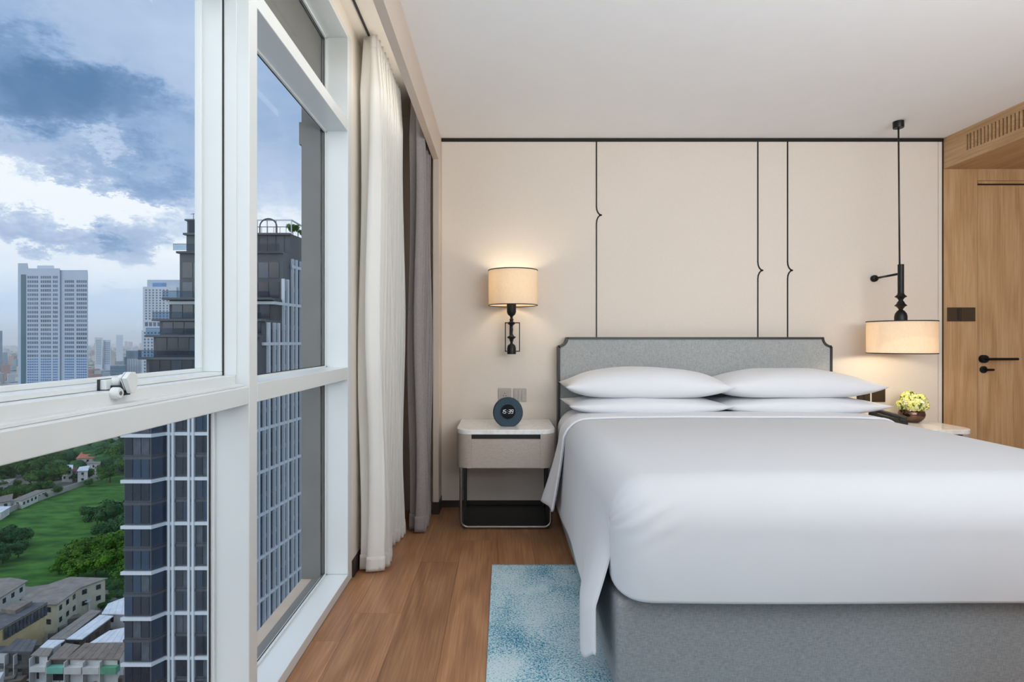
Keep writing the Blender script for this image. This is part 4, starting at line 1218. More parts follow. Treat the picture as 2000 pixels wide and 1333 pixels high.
# panes: unit mesh shared by all copies
def unit_pane(name, m_):
    return MB().box(tw.location.x, tw.location.x+1, tw.location.y-0.05, tw.location.y+0.02, tw.location.z, tw.location.z+1).build(name, m_, tw)
base_pane = {}
def put_pane(x, y, z, w_, h_, mk, ang=0.0, name='window_pane'):
    key = (mk, name)
    if key not in base_pane:
        o = unit_pane(name, M[mk]); base_pane[key] = o
    else:
        o = base_pane[key].copy(); C.objects.link(o); o.parent = tw
    loc = origin(tw)
    o.location = (x-loc.x, y-loc.y, z-loc.z); o.scale = (w_, 1, h_); o.rotation_euler = (0, 0, ang)
    return o
nrow = 0
cols_front = [(-50.4+0.9, -48.95), (-47.95, -45.98), (-45.0, -43.1), (-42.1, -40.2), (-39.2, -37.9)]
for lv in [z for z in levels if -70 < z < -4.6] :
    for half in (0, 1):
        zb = lv - STEP + 0.30 + half*FL; hh = FL - 0.62
        if zb < -58: continue
        for x0, x1 in cols_front:
            n_ = 2
            for c_ in range(n_):
                wx = (x1-x0)/n_
                put_pane(x0+c_*wx+0.05, 84.56, zb+0.2, wx-0.1, hh, rc.choice(['t_glass', 't_glass', 't_glass2', 'curtain_in']))
        for c_ in range(3):
            wx = (3.9-0.3)/3
            put_pane(-54.35+c_*wx, 82.76, zb+0.2, wx-0.12, hh, rc.choice(['t_glass', 't_glass', 't_glass2', 'curtain_in']))
        L_ = math.hypot(1.0, 1.8)
        put_pane(-50.55, 82.86, zb+0.2, L_-0.15, hh, 't_glass2', math.atan2(1.8, 1.0))
# slab edge lines between the two floors of each module
for lv in [z for z in levels if -70 < z < -4.6]:
    z = lv - FL
    q = MB().prism([(-54.6, 82.65), (-50.5, 82.65), (-49.5, 84.45), (XS(84.6)+.05, 84.45), (XS(84.6)+.05, 84.7), (-49.6, 84.7), (-50.6, 82.9), (-54.6, 82.9)], z-.16, z+.22)
    q.build('spandrel', M['t_mid'], tw)
# side face glazing: joined strips (too narrow to tell apart)
q = MB(); q2 = MB()
z = -72.0
while z < 14:
    dd = 85.0
    while dd < TB-1:
        if z+2.6 < tier_top(dd)+0.1:
            X = XS(dd)
            (q if rc.random() < .6 else q2).hull8([(X-.05, dd, z), (X+.06, dd, z), (X+.06+.16, dd+1.25, z), (X-.05, dd+1.25, z)], [(X-.05, dd, z+2.5), (X+.06, dd, z+2.5), (X+.22, dd+1.25, z+2.5), (X-.05, dd+1.25, z+2.5)])
        dd += 1.5
    z += FL
tag(q.build('side_glazing', M['t_glass'], tw), kind='stuff'); tag(q2.build('side_glazing', M['t_glass2'], tw), kind='stuff')
# upper tiers: terraces with slabs, railings and tall glazing
for i, (df, zb, zt, xl) in enumerate(tiers[1:], 1):
    xr = XS(df)
    MB().prism([(xl-.3, df-1.6 if i < 5 else df-.6), (xr+.1, df-1.6 if i < 5 else df-.6), (xr+.1, df+.2), (xl-.3, df+.2)], zt-.28, zt+.05).build('terrace_slab', M['t_mid'], tw)
    if i < 6:
        nxt = tiers[i+1][0]
        box('railing', M['t_dark'], xl-.25, xr, df-1.55, df-1.47, zt+1.05, zt+1.12, parent=tw)
        box('railing_glass', M['rail_glass'], xl-.25, xr, df-1.53, df-1.49, zt+.05, zt+1.05, parent=tw)
    # glazing
    nn = 9; wx = (xr-xl-1.0)/nn
    zc_ = zb+.35
    while zc_ + 1.2 < zt:
        hh = min(FL-.7, zt-zc_-.4)
        if hh > .8 and i != 6:
            for c_ in range(nn):
                put_pane(xl+.5+c_*wx, df-.03, zc_, wx-.14, hh, rc.choice(['t_glass', 't_glass2', 't_glass']))
        zc_ += FL
# crown
box('crown', M['t_mid'], -54.1, -46.5, 98.6, 106, 19.6, zy(430, 98.6), parent=tw)
for c_ in range(5):
    put_pane(-53.8+c_*1.45, 98.56, 18.2, 1.15, 3.5, 't_glass2' if c_ % 2 else 'rail_glass', name='crown_pane')
box('crown_cap', M['t_mid'], -54.4, -46.3, 98.3, 106.2, zy(430, 98.6)-.1, zy(430, 98.6)+.15, parent=tw)
q = MB(); xm = (378-VX)/FPX*100; zc_ = zy(430, 98.6)
q.tube([(xm, 100, zc_), (xm, 100, zc_+1.5)], .05, 6).tube([(xm-.5, 100, zc_+1.35), (xm+.5, 100, zc_+1.45)], .04, 6); q.build('mast', M['t_mid'], tw)
# roof garden frame
xr = XS(98.2)
q = MB()
for x in (-45.5, -43.9, -42.0, -40.3, -38.8, xr+.1): q.box(x-.07, x+.07, 98.4, 98.6, 19.6, 22.0)
q.box(-46, xr+.2, 98.35, 98.6, 21.9, 22.1)
for dd in (101, 104, 107, 110): q.box(XS(dd)-.07, XS(dd)+.07, dd-.1, dd+.1, 19.6, 22.0-(dd-98)*.08)
q.hull8([(xr, 98.4, 21.9), (xr+.2, 98.4, 21.9), (XS(111)+.2, 111, 21.0), (XS(111), 111, 21.0)], [(xr, 98.4, 22.1), (xr+.2, 98.4, 22.1), (XS(111)+.2, 111, 21.2), (XS(111), 111, 21.2)])
q.build('roof_frame', M['t_white'], tw)
q = MB()
ax_, ar = (524-VX)/FPX*98.2, 1.45
q.tube([(ax_-ar, 98.2, 19.6)]+[(ax_+ar*math.cos(R(180-a)), 98.2, 20.8+ar*.95*math.sin(R(a))) for a in range(0, 181, 15)]+[(ax_+ar, 98.2, 19.6)], .12, 8)
q.build('roof_arch', M['t_mid'], tw)
q = MB()
for x_ in range(0, 10): q.box(-46.3+x_*1.05, -46.24+x_*1.05, 97.9, 97.96, 19.6, 20.7)
q.box(-46.4, xr+.2, 97.88, 97.98, 20.65, 20.75); q.build('roof_railing', M['t_dark'], tw)
# metal seams of the upper cladding
q = MB()
for x_ in range(0, 7): q.box(-46.0+x_*1.45, -45.9+x_*1.45, 98.13, 98.2, zy(492, 95.8), 19.5)
q.build('cladding_seam', M['t_dark'], tw)

# ---- shrubs and trees
def crown_mesh(name, seed, m_, n=1500, flat=0.75, leaf=0.095):
    r_ = random.Random(seed); mb = MB(); lobes = []
    for _ in range(13):
        a = r_.uniform(0, 2*PI); rr = r_.uniform(.1, .72); lobes.append((Vector((rr*math.cos(a), rr*math.sin(a), r_.uniform(-.25, .55)*flat)), r_.uniform(.28, .5)))
    for c, rr in lobes:
        for _ in range(n//13):
            d_ = Vector((r_.gauss(0, 1), r_.gauss(0, 1), r_.gauss(0, 1)+.3)).normalized()
            p = c + d_*rr*r_.uniform(.82, 1.06); nn_ = (d_+Vector((r_.uniform(-.6, .6), r_.uniform(-.6, .6), r_.uniform(-.3, .6)))).normalized()
            a_ = nn_.orthogonal().normalized(); b_ = nn_.cross(a_); s_ = leaf*r_.uniform(.5, 1.1); t_ = r_.uniform(0, PI)
            u_ = a_*math.cos(t_)+b_*math.sin(t_); v_ = nn_.cross(u_)
            b0 = len(mb.v); mb.v += [tuple(p+u_*s_), tuple(p+v_*s_*.7), tuple(p-u_*s_), tuple(p-v_*s_*.7)]; mb.f.append((b0, b0+1, b0+2, b0+3))
        # dark inner volume
        mb.lathe([(0.0, -rr*.7), (rr*.5, -rr*.45), (rr*.7, 0), (rr*.5, rr*.45), (0.0, rr*.7)], c.x, c.y, 8, cz=c.z)
    me = bpy.data.meshes.new(name); me.from_pydata(mb.v, [], mb.f); me.materials.append(m_); me.update()
    return me
crowns = {k: [crown_mesh('crown', s+10*ord(k), M[m_]) for s in (1, 2, 3)] for k, m_ in (('d', 'foliage'), ('b', 'foliage_b'), ('g', 'foliage_g'))}
trunk_me = None
def tree(pt, r, kind, name, label, group, z0, flat=1.0):
    global trunk_me
    o = thing(name, label, 'tree' if name == 'tree' else 'shrub', (pt.x, pt.y, z0), group)
    c = bpy.data.objects.new('crown', rc.choice(crowns[kind])); C.objects.link(c); c.parent = o
    c.location = (0, 0, pt.z-z0); c.scale = (r, r, r*flat); c.rotation_euler = (0, 0, rc.uniform(0, 6))
    if trunk_me is None:
        t = MB().lathe([(0.05, 0), (0.035, .6), (0.02, 1.0)], 0, 0, 8).build('trunk', M['bark'], None); trunk_me = t.data
        t.parent = o; t.location = (0, 0, 0)
    else:
        t = bpy.data.objects.new('trunk', trunk_me); C.objects.link(t); t.parent = o
    t.scale = (max(r*1.2, .3), max(r*1.2, .3), max(.2, pt.z-z0))
    return o
for px, py, r, lab in ((572, 446, 1.15, 'larger round green shrub on the roof terrace of the dark tower'), (592, 455, .9, 'smaller green shrub at the roof corner of the dark tower')):
    p = at(px, py, 99.6 if px < 580 else 101); tree(p, r, 'b', 'rooftop_shrub', lab, None, 19.6)
TL = {'d': 'tall dark green tree among the houses beyond the fence', 'b': 'bright green broad tree at the near meadow edge', 'g': 'dark bushy tree standing in the green meadow'}
TG = {'d': 'trees among the houses beyond the fence', 'b': 'bright trees at the near edge of the meadow', 'g': 'dark trees in the meadow'}
TREES = ((70, 912, 28, 'd'), (100, 925, 26, 'd'), (40, 903, 22, 'd'), (18, 917, 20, 'd'), (85, 893, 24, 'd'), (112, 897, 20, 'd'), (60, 935, 20, 'd'), (-20, 925, 25, 'd'),
                      (158, 905, 12, 'd'), (210, 890, 26, 'd'), (238, 880, 22, 'd'), (215, 922, 22, 'd'), (175, 925, 14, 'd'), (243, 908, 20, 'd'), (200, 868, 18, 'd'), (165, 872, 14, 'd'), (130, 884, 13, 'd'),
                      (-10, 950, 18, 'd'), (32, 962, 15, 'd'), (112, 957, 10, 'd'), (84, 968, 7, 'd'), (175, 942, 9, 'd'), (150, 932, 9, 'd'),
                      (190, 1008, 24, 'g'), (222, 1000, 28, 'g'), (243, 1028, 28, 'g'), (208, 1032, 22, 'g'), (262, 990, 26, 'g'), (170, 1000, 14, 'g'),
                      (10, 1048, 26, 'g'), (42, 1045, 24, 'g'), (5, 1080, 24, 'g'), (36, 1072, 20, 'g'), (-20, 1062, 26, 'g'),
                      (130, 1092, 24, 'b'), (160, 1073, 28, 'b'), (192, 1066, 30, 'b'), (226, 1060, 28, 'b'), (152, 1108, 24, 'b'), (187, 1100, 28, 'b'), (222, 1096, 30, 'b'), (248, 1112, 26, 'b'), (115, 1110, 14, 'b'), (245, 1142, 16, 'd'),
                      (214, 1166, 10, 'd'), (196, 1183, 9, 'd'), (150, 1196, 8, 'b'), (168, 1160, 8, 'd'), (191, 1136, 8, 'd'), (217, 1211, 7, 'd'))
ORD = 'first second third fourth fifth sixth seventh eighth ninth tenth eleventh twelfth thirteenth fourteenth fifteenth'.split()
clus = {}
for T_ in TREES:
    px, py, rp, kd = T_
    c_ = kd if kd != 'd' else ('dl' if px < 125 and py < 980 else 'dr' if py < 980 else 'dn')
    if kd == 'b' and py > 1150: c_ = 'dn'
    clus.setdefault(c_, []).append(T_)
CT = {'dl': ('dark green tree among the houses left of the white villas', 'trees left of the white villas'),
      'dr': ('dark green tree around the white villas beyond the meadow', 'trees around the white villas'),
      'dn': ('small green tree between the near roofs by the dark tower', 'small trees between the near roofs'),
      'g': ('dark bushy tree standing in the green meadow', 'dark trees in the meadow'),
      'b': ('bright green broad tree at the near meadow edge', 'bright trees at the near edge of the meadow')}
for ck_, lst in clus.items():
  for oi_, (px, py, rp, kd) in enumerate(sorted(lst)):
    lab_ = CT[ck_][0] + ', ' + ORD[oi_] + ' from left'
    dd = 76*FPX/(py-VY)
    for _ in range(3):
        r = rp/FPX*dd*1.12; zz = GZ + 0.85*r; dd = (CAMZ-zz)*FPX/(py-VY)
    tree(at(px, py, dd), r, kd, 'tree', lab_, CT[ck_][1], GZ, 0.9)

# ---- meadow, wall along it
fence_px = [(-420, 1200), (-60, 1040), (0, 1011), (40, 992), (122, 963), (180, 942), (244, 922), (330, 892)]
fp = [seat(px, py, GZ) for px, py in fence_px]
near_px = [(330, 1150), (244, 1160), (205, 1140), (140, 1135), (60, 1146), (0, 1140), (-60, 1140), (-420, 1240)]
npnt = [seat(px, py, GZ) for px, py in near_px]
g = MB(); g.prism([(p.x, p.y) for p in fp + npnt], GZ+.02, GZ+.12)
gr = g.build('meadow', M['grass']); tag(gr, kind='stuff', label='sloping green meadow between the trees and houses', cat='grass')
g = MB()
for a, b_ in zip(fp[:-1], fp[1:]):
    n_ = Vector((-(b_-a).y, (b_-a).x, 0)).normalized()*.15
    g.hull8([tuple(a-n_), tuple(b_-n_), tuple(b_+n_), tuple(a+n_)], [tuple(v+Vector((0, 0, 2.6))) for v in (a-n_, b_-n_, b_+n_, a+n_)])
M['wall_c'] = mat('weathered boundary wall', '#A9A79F', 0.9, noise_scale=0.2, amt=0.1)
tag(g.build('boundary_wall', M['wall_c']), 'long grey boundary wall along the far side of the meadow', 'wall')

# ---- houses
for nm, c1, c2 in (('r_grey', '#7B7771', '#8F8A83'), ('r_dark', '#55585C', '#6B6C6E'), ('r_white', '#BFC8D0', '#D8DEE2'), ('r_brown', '#706860', '#8A8178'), ('r_red', '#A8664F', '#BD7C62'), ('r_dred', '#7A4440', '#8C5650'),
                  ('w_white', '#C2C4C2', '#D2D4D2'), ('w_yellow', '#CDB988', '#D8C79A'), ('w_cream', '#BDBBA4', '#C9C7B2'), ('w_dark', '#4B4A48', '#5E5C59'), ('w_teal', '#6FB5A4', '#7FC2B2'), ('w_green', '#5D9A7C', '#6BA88A')):
    M[nm] = mat(nm, c1, 0.85, spec=0.2, noise_scale=0.5, color2=c2, stretch=(1, 1, 1), detail=6)
def house(label, corners, h, roof_m, wall_m, ov=0.5, wins=True, thick=0.25, base=None, pitch=0.0):
    P = [seat(px, py, GZ+h) for px, py in corners]
    cx = sum(p.x for p in P)/len(P); cy = sum(p.y for p in P)/len(P)
    o = thing('house', label, 'house', (cx, cy, GZ))
    zr = lambda p: GZ+h+pitch*((p.x-cx)*.2)
    # corrugated roof
    MB().hull8([(p.x, p.y, GZ+h-thick) for p in P], [(p.x, p.y, GZ+h) for p in P]).build('roof', M[roof_m], o)
    ins = []
    for p in P:
        v = Vector((cx-p.x, cy-p.y, 0)); l = v.length; ins.append((p.x+v.x/l*ov*1.4, p.y+v.y/l*ov*1.4))
    MB().prism(ins, GZ, GZ+h-thick).build('wall', M[wall_m], o)
    if wins:
        n_ = len(ins)
        # orientation
        for i in range(n_):
            a, b_ = Vector(ins[i]), Vector(ins[(i+1) % n_]); e = b_-a; L_ = e.length
            if L_ < 3: continue
            nrm = Vector((e.y, -e.x)).normalized()
            mid = (a+b_)/2
            if nrm.dot(mid-Vector((cx, cy))) < 0: nrm = -nrm
            if nrm.y > 0.35: continue
            k_ = max(1, int(L_/2.8))
            for fz in [GZ+h-thick-2.1-3.1*q_ for q_ in range(int(h//3.1))]:
                for c_ in range(k_):
                    c = a + e*((c_+.5)/k_); u = e.normalized()*.6
                    q = MB().hull8([(c.x-u.x-nrm.x*.05, c.y-u.y-nrm.y*.05, fz), (c.x+u.x-nrm.x*.05, c.y+u.y-nrm.y*.05, fz), (c.x+u.x+nrm.x*.06, c.y+u.y+nrm.y*.06, fz), (c.x-u.x+nrm.x*.06, c.y-u.y+nrm.y*.06, fz)],
                                   [(c.x-u.x-nrm.x*.05, c.y-u.y-nrm.y*.05, fz+1.3), (c.x+u.x-nrm.x*.05, c.y+u.y-nrm.y*.05, fz+1.3), (c.x+u.x+nrm.x*.06, c.y+u.y+nrm.y*.06, fz+1.3), (c.x-u.x+nrm.x*.06, c.y-u.y+nrm.y*.06, fz+1.3)])
                    q.build('window', M['t_glass'], o)
    # roof seams
    a, b_, c, d_ = (Vector((p.x, p.y)) for p in (P[0], P[1], P[-2], P[-1]))
    q = MB()
    if len(P) == 4:
        L_ = (b_-a).length
        for k in range(1, max(2, int((d_-a).length/1.6))):
            t = k/max(2, int((d_-a).length/1.6)); s0, s1 = a+(d_-a)*t, b_+(c-b_)*t
            e = (s1-s0).normalized()*.05; n_ = Vector((-e.y, e.x))
            q.hull8([(s0.x-n_.x, s0.y-n_.y, GZ+h-.02), (s1.x-n_.x, s1.y-n_.y, GZ+h-.02), (s1.x+n_.x, s1.y+n_.y, GZ+h-.02), (s0.x+n_.x, s0.y+n_.y, GZ+h-.02)],
                    [(s0.x-n_.x, s0.y-n_.y, GZ+h+.05), (s1.x-n_.x, s1.y-n_.y, GZ+h+.05), (s1.x+n_.x, s1.y+n_.y, GZ+h+.05), (s0.x+n_.x, s0.y+n_.y, GZ+h+.05)])
        q.build('roof_seam', M[roof_m], o)
    return o
house('pale grey roofed white building at the left edge below the meadow', [(-60, 1190), (-40, 1132), (20, 1128), (55, 1134), (0, 1168)], 8, 'r_grey', 'w_white')
house('large grey L shaped roof over a cream school like block', [(41, 1170), (72, 1149), (136, 1127), (211, 1129), (157, 1148), (111, 1181), (75, 1180)], 8.5, 'r_grey', 'w_cream')
hy = house('flat grey roofed yellow building with a row of glazed bays', [(-40, 1215), (0, 1195), (63, 1177), (93, 1177), (8, 1225), (-40, 1252)], 10, 'r_dark', 'w_yellow', wins=False)
P = [seat(93, 1177, GZ+10), seat(8, 1225, GZ+10)]
e = (P[1]-P[0]); nrm = Vector((-e.y, e.x, 0)).normalized()
if nrm.y > 0: nrm = -nrm
for k in range(12):
    a = P[0]+e*(k/12+.01)-nrm*.1; b_ = P[0]+e*((k+1)/12-.012)-nrm*.1
    q = MB().hull8([(a.x, a.y, GZ+6.9), (b_.x, b_.y, GZ+6.9), (b_.x+nrm.x*.12, b_.y+nrm.y*.12, GZ+6.9), (a.x+nrm.x*.12, a.y+nrm.y*.12, GZ+6.9)],
                   [(a.x, a.y, GZ+9.5), (b_.x, b_.y, GZ+9.5), (b_.x+nrm.x*.12, b_.y+nrm.y*.12, GZ+9.5), (a.x+nrm.x*.12, a.y+nrm.y*.12, GZ+9.5)])
    q.build('window', M['curtain_in'], hy)
P = [seat(*c, GZ+11) for c in ((2, 1189), (40, 1172), (63, 1173), (30, 1192))]
MB().hull8([(p.x, p.y, GZ+10) for p in P], [(p.x, p.y, GZ+10.9) for p in P]).build('roof_hatch', M['r_brown'], hy)
house('low white courtyard canopy right of the large grey roof', [(159, 1176), (182, 1150), (205, 1152), (172, 1176)], 4, 'r_white', 'w_white', wins=False)
house('long dark grey shed roof next to the white strip roof', [(95, 1249), (177, 1191), (198, 1193), (129, 1248)], 6, 'r_grey', 'w_dark')
house('long narrow white metal roof running away from the view', [(129.5, 1248), (195, 1201), (221, 1203), (161, 1248)], 6.8, 'r_white', 'w_dark')
house('pale blue metal roof beside the dark tower', [(198, 1199), (211, 1179), (262, 1160), (262, 1200)], 6.5, 'r_white', 'w_white')
house('white metal roof with brown patch beside the dark tower', [(175, 1256), (213, 1232), (262, 1222), (262, 1254)], 7, 'r_white', 'w_white')
house('small white roof in front of the long grey shed', [(78, 1264), (94, 1250), (127, 1250), (105, 1265)], 7.2, 'r_white', 'w_white')
house('old dark tiled roof at the bottom left corner', [(5, 1272), (33, 1247), (73, 1250), (63, 1272)], 7, 'r_dark', 'w_dark')
def terrace(label, corners, h, roof_m, wall_m, strips, y1, y2):
    o = house(label, corners, h, roof_m, 'w_white', wins=False)
    P = [seat(px, py, GZ+h) for px, py in (corners[0], corners[3])]
    d0 = P[0].y
    for xa, xb, mk in strips:
        X0, X1 = (xa-VX)/FPX*d0, (xb-VX)/FPX*d0
        za, zb = CAMZ-(y1-VY)/FPX*d0, CAMZ-(y2-VY)/FPX*d0
        box('balcony', M[mk], X0+.08, X1-.08, d0-.9, d0+.6, zb, za, parent=o)
        box('balcony_opening', M['w_dark'], X0+.2, X1-.2, d0+.40, d0+.60, za+.05, GZ+h-.35, parent=o)
        box('partition', M['w_white'], X0-.08, X0+.08, d0-.9, d0+.6, GZ, GZ+h-.3, parent=o)
        box('shop_window', M['t_glass'], X0+.5, X1-.6, d0+.40, d0+.56, zb-2.2, zb-.8, parent=o)
        box('awning', M['r_white' if mk != 'w_teal' else 'w_teal'], X0+.2, X1-.2, d0-.6, d0+.5, zb-2.9, zb-2.7, parent=o)
    return o
terrace('grey roofed row house with white balcony at the far left of the row', [(60, 1280), (78, 1264), (105, 1265), (95, 1281)], 7, 'r_grey', 'w_white', [(64, 95, 'w_white')], 1299, 1309)
terrace('brown roofed row house with a teal balcony', [(95, 1287), (128, 1256), (157, 1260), (129, 1287)], 7, 'r_brown', 'w_white', [(96, 130, 'w_teal')], 1300, 1312)
terrace('wide brown roofed row house with white and green balconies', [(129, 1287), (166, 1256), (250, 1256), (233, 1288)], 7, 'r_brown', 'w_white', [(131, 165, 'w_white'), (167, 199, 'w_white'), (200, 232, 'w_green')], 1300, 1313)
terrace('dark weathered row house at the bottom left corner', [(-20, 1274), (0, 1262), (50, 1262), (62, 1274)], 6.6, 'r_dark', 'w_dark', [(-18, 14, 'w_dark'), (15, 33, 'w_dark'), (33, 62, 'w_dark')], 1297, 1302)
house('white villa with a salmon red roof among the trees', [(148, 896), (160, 882), (190, 882), (194, 893)], 7, 'r_red', 'w_white')
house('white flat roofed house left of the dark red roof', [(119, 916), (124, 908), (143, 908), (142, 917)], 7, 'r_white', 'w_white')
house('small house with a dark red roof between white houses', [(131, 921), (142, 913), (151, 914), (149, 922)], 4.5, 'r_dred', 'w_white')
house('white house right of the dark red roof', [(150, 920), (155, 912), (176, 909), (172, 919)], 6.5, 'r_white', 'w_white')
house('pale roofed house behind the white houses and red roof', [(168, 905), (178, 897), (198, 897), (196, 906)], 6, 'r_grey', 'w_white')
house('long grey shed roof along the boundary wall', [(22.5, 977), (71, 957), (90, 957), (42, 978)], 4, 'r_grey', 'w_white')
house('grey roof at the left edge beyond the boundary wall', [(-20, 985), (0, 970), (26, 964), (22, 978)], 4, 'r_brown', 'w_white')
house('bluish grey roofs at the left edge among the trees', [(-10, 950), (0, 938), (32, 934), (14, 947)], 5, 'r_grey', 'w_white')
house('small white roof at the left edge by the wall', [(-20, 1000), (-5, 989), (22, 989), (2, 1001)], 3.5, 'r_white', 'w_white')

# ---- distant towers
def tower(name, label, dist, vols, groups=(), base_m='pw'):
    xs = [v[0] for v in vols]; 
    X0 = (min(v[0] for v in vols)-VX)/FPX*dist
    o = thing(name, label, 'building', (X0, dist, GZ))
    for xa, xb, yt, dep, m_ in vols:
        k_ = 1 + 21.5/dist; A0, A1 = (xa-VX)/FPX*dist, (xb-VX)/FPX*dist
        MB().prism([(A0, dist+dep), (A1, dist+dep), (A1*k_, dist+dep+22), (A0*k_, dist+dep+22)], GZ, zy(yt, dist)).build('block', M[m_], o)
    for xa, xb, cnt, ya, yb, n_, m_, frac, dep in groups:
        q = MB(); X0, X1 = (xa-VX)/FPX*dist, (xb-VX)/FPX*dist; za, zb = zy(ya, dist), zy(yb, dist)
        wx = (X1-X0)/cnt; hz_ = (za-zb)/n_
        for i in range(cnt):
            for j in range(n_):
                q.box(X0+(i+.5-frac/2)*wx, X0+(i+.5+frac/2)*wx, dist+dep-.12, dist+dep+.3, za-(j+.8)*hz_, za-(j+.22)*hz_)
        tag(q.build('windows', M[m_], o), kind='stuff')
    return o
g_ = []
for xa, xb, c_ in ((53, 75, 5), (79, 100, 5), (103, 113, 3)):
    g_ += [(xa, xb, c_, 537, 699, 19, 'win_far', .66, 0), (xa, xb, c_, 699, 760, 12, 'win_blue', .7, 0)]
for xa, xb, c_ in ((124, 143, 5), (147, 168, 5)):
    g_ += [(xa, xb, c_, 545, 699, 18, 'win_far', .72, 1), (xa, xb, c_, 699, 760, 12, 'win_blue', .75, 1)]
t2 = tower('residential_tower', 'tall white twin residential tower with blue lower windows', 420, [(35, 54, 514, 0, 'pw'), (54, 117, 524, 0.0, 'pw'), (64, 97, 517, 4, 'pw2'), (41.5, 50.5, 536, -.3, 'teal'), (117, 122, 540, 2, 'win_far'), (107, 169, 527, 1.0, 'pw')], g_)
t3 = tower('residential_tower', 'white stepped tower half hidden behind the dark tower', 560, [(279, 345, 560, 0, 'pw2'), (285, 350, 546, 2, 'pw'), (279, 345, 645, -2, 'pw2'), (296, 322, 552, 1.5, 'win_blue')],
           [(282, 330, 7, 564, 625, 12, 'win_far', .45, 0), (282, 330, 7, 647, 760, 18, 'win_far', .45, -2), (282, 330, 6, 626, 640, 1, 'win_far', .7, 0)])
tower('apartment_block', 'grey apartment block between the twin tower and the dark tower', 1100, [(185, 200, 659, 0, 'pw2'), (199, 213, 664, 4, 'pw')], [(187, 198, 4, 663, 712, 14, 'win_far', .5, 0), (201, 212, 3, 668, 712, 12, 'win_far', .6, 4)])
tower('apartment_block', 'slim pale tower on the horizon', 1700, [(227, 240, 654, 0, 'pw2')], [(228, 239, 4, 658, 690, 10, 'pw', .5, 0)])
tower('office_block', 'striped grey office block beside the white stepped tower', 800, [(246, 283, 685, 0, 'win_far'), (243, 247, 697, -1, 'teal')], [(247, 283, 11, 684, 760, 1, 'pw2', .45, 0)])
tower('apartment_block', 'dark blue tower at the left edge of the view', 1300, [(-12, 4.5, 646, 0, 'win_far')], [])
tower('office_block', 'low teal roofed block in front of the striped office', 760, [(215, 246, 714, 0, 'win_far')], [(216, 245, 1, 716, 760, 7, 'teal', .98, 0)])

# ---- sprawl of small buildings and trees to the horizon: nobody could count it
cols = [('city_white', '#C9CCCE', '#B4B8BB'), ('city_grey', '#8F9499', '#A5A8AA'), ('city_red', '#A9857A', '#B59A8F'), ('city_blue', '#7F97AB', '#95A8B8'), ('city_cream', '#C2BCA9', '#D0CBBB')]
mbs = []
for nm, a, b_ in cols:
    M[nm] = mat(nm, a, 0.9, spec=0.1, noise_scale=0.02, color2=b_); mbs.append((nm, MB()))
for i in range(19000):
    u = rc.random(); dd = 430*math.exp(u*math.log(9000/430))
    ang = rc.uniform(-1.15, -0.1)
    x = math.tan(ang)*dd
    hh = rc.uniform(5, 12) if rc.random() < .93 else rc.uniform(15, 34)
    if rc.random() < 0.012 and dd > 1400: hh = rc.uniform(35, 75)
    w_ = rc.uniform(6, 15)*(1+dd/5000); l_ = rc.uniform(6, 18)*(1+dd/5000)
    if dd < 700 and -54/84 < x/dd < -35/104: continue
    rc.choice(mbs)[1].rbox((x, dd, GZ+hh/2), rc.uniform(0, PI), w_/2, l_/2, hh/2)
for nm, mb in mbs:
    o = mb.build('distant_buildings', M[nm]); tag(o, 'sprawl of small distant %s city buildings below the horizon' % {'city_white': 'white', 'city_grey': 'grey', 'city_red': 'reddish', 'city_blue': 'bluish', 'city_cream': 'cream'}[nm], 'buildings', kind='stuff')
mb = MB()
for i in range(5000):
    u = rc.random(); dd = 330*math.exp(u*math.log(6000/330)); x = math.tan(rc.uniform(-1.15, -0.1))*dd
    r = rc.uniform(3, 6.5)*(1+dd/3000)
    mb.lathe([(0.0, 0), (r*.8, r*.35), (r, r*.8), (r*.7, r*1.25), (0.0, r*1.45)], x, dd, 7, cz=GZ)
o = mb.build('distant_trees', M['foliage_g'], smooth=True); tag(o, 'scattered distant trees between the city buildings', 'trees', kind='stuff')

# undergrowth and clutter between the houses
def blobs(pts, name, m_, label, cat):
    mb = MB()
    for (x, y, r) in pts:
        src = rc.choice(crowns['d']); b0 = len(mb.v); th = rc.uniform(0, 6); ca, sa = math.cos(th), math.sin(th)
        for v in src.vertices:
            c = v.co; mb.v.append((x+(c.x*ca-c.y*sa)*r, y+(c.x*sa+c.y*ca)*r, GZ+(c.z*.8+.35)*r))
        mb.f += [tuple(b0+i for i in p.vertices) for p in src.polygons]
    return tag(mb.build(name, m_), label, cat, kind='stuff')
pts = []
for i in range(150):
    px = rc.uniform(-60, 262); p0 = px*-0.36+1005   # the boundary wall rises to the right
    py = rc.uniform(868, max(880, p0-18)); p = seat(px, py, GZ); pts.append((p.x, p.y, rc.uniform(2.5, 5.5)))
blobs(pts, 'undergrowth', M['foliage'], 'dense low greenery filling the gaps between the houses beyond the wall', 'shrubs')
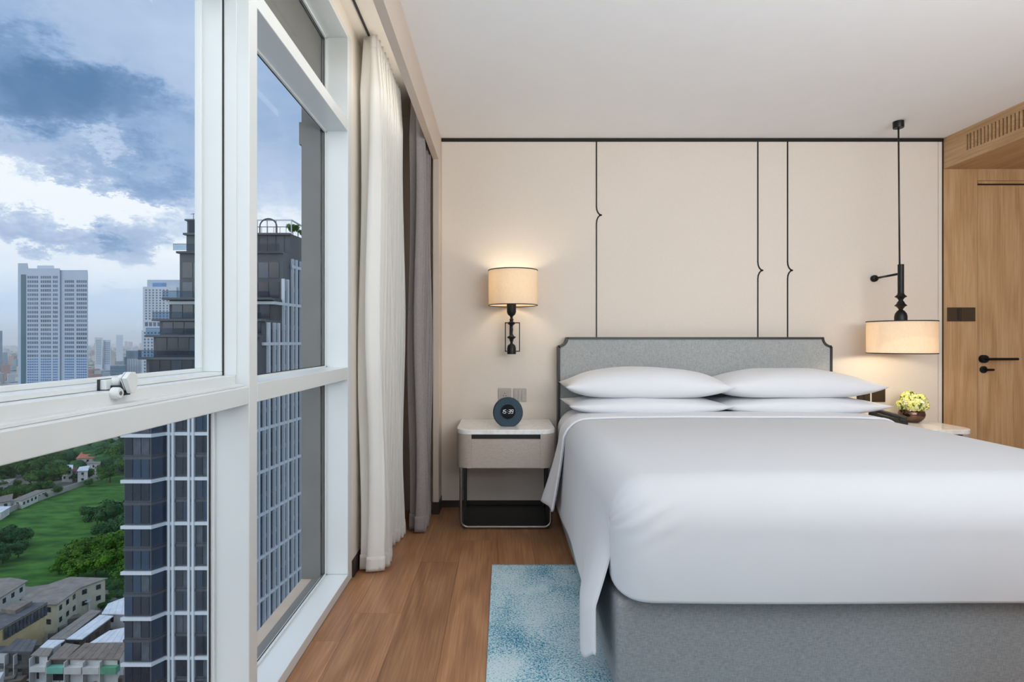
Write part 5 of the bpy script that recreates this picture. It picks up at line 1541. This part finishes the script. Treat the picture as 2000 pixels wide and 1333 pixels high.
pts = []
for i in range(40):
    p = seat(rc.uniform(175, 262), rc.uniform(1142, 1215), GZ); pts.append((p.x, p.y, rc.uniform(1.0, 2.2)))
blobs(pts, 'undergrowth', M['foliage_g'], 'low shrubs between the near roofs beside the dark tower', 'shrubs')
mb = MB()
for i in range(150):
    y = rc.uniform(112, 158); x = y*rc.uniform(-.95, -.66)
    if -54.6/82 < x/y and y > 80: pass
    hh = rc.uniform(1.0, 2.6); mb.rbox((x, y, GZ+hh/2), rc.choice((.5, .9, 0.2))+rc.uniform(-.1, .1), rc.uniform(.4, 1.6), rc.uniform(.4, 1.3), hh/2)
tag(mb.build('yard_clutter', M['r_brown']), 'small sheds, tanks and clutter in the yards between the near roofs', 'clutter', kind='stuff')

# the city goes on to the left of the meadow
lm = {'r_grey': MB(), 'w_white': MB(), 'r_brown': MB()}
for i in range(900):
    y = 40*math.exp(rc.random()*math.log(430/40)); x = -y*rc.uniform(.98, 3.2)
    hh = rc.uniform(5, 10); rc.choice(list(lm.values())).rbox((x, y, GZ+hh/2), 0.6+rc.choice((0, PI/2))+rc.uniform(-.1, .1), rc.uniform(3, 7), rc.uniform(4, 11), hh/2)
for k_, mb in lm.items():
    tag(mb.build('outlying_buildings', M[k_]), 'low %s city buildings beyond the left edge of the meadow' % {'r_grey': 'grey', 'w_white': 'white', 'r_brown': 'brown'}[k_], 'buildings', kind='stuff')

# ---- humid air over the city
def haze_mat(dens):
    m = bpy.data.materials.new('humid air'); m.use_nodes = True
    T = NT(m.node_tree); T.n.clear()
    v = T.new('ShaderNodeVolumeScatter'); v.inputs['Color'].default_value = (0.93, 0.97, 1.0, 1); v.inputs['Density'].default_value = dens; v.inputs['Anisotropy'].default_value = 0.0
    out = T.new('ShaderNodeOutputMaterial'); T.link(v.outputs[0], out.inputs[1])
    return m
hz = MB().box(-9000, 3000, 240, 13000, GZ-0.5, 140).build('haze', haze_mat(0.0002))
tag(hz, 'pale haze over the distant city', 'haze', kind='stuff')
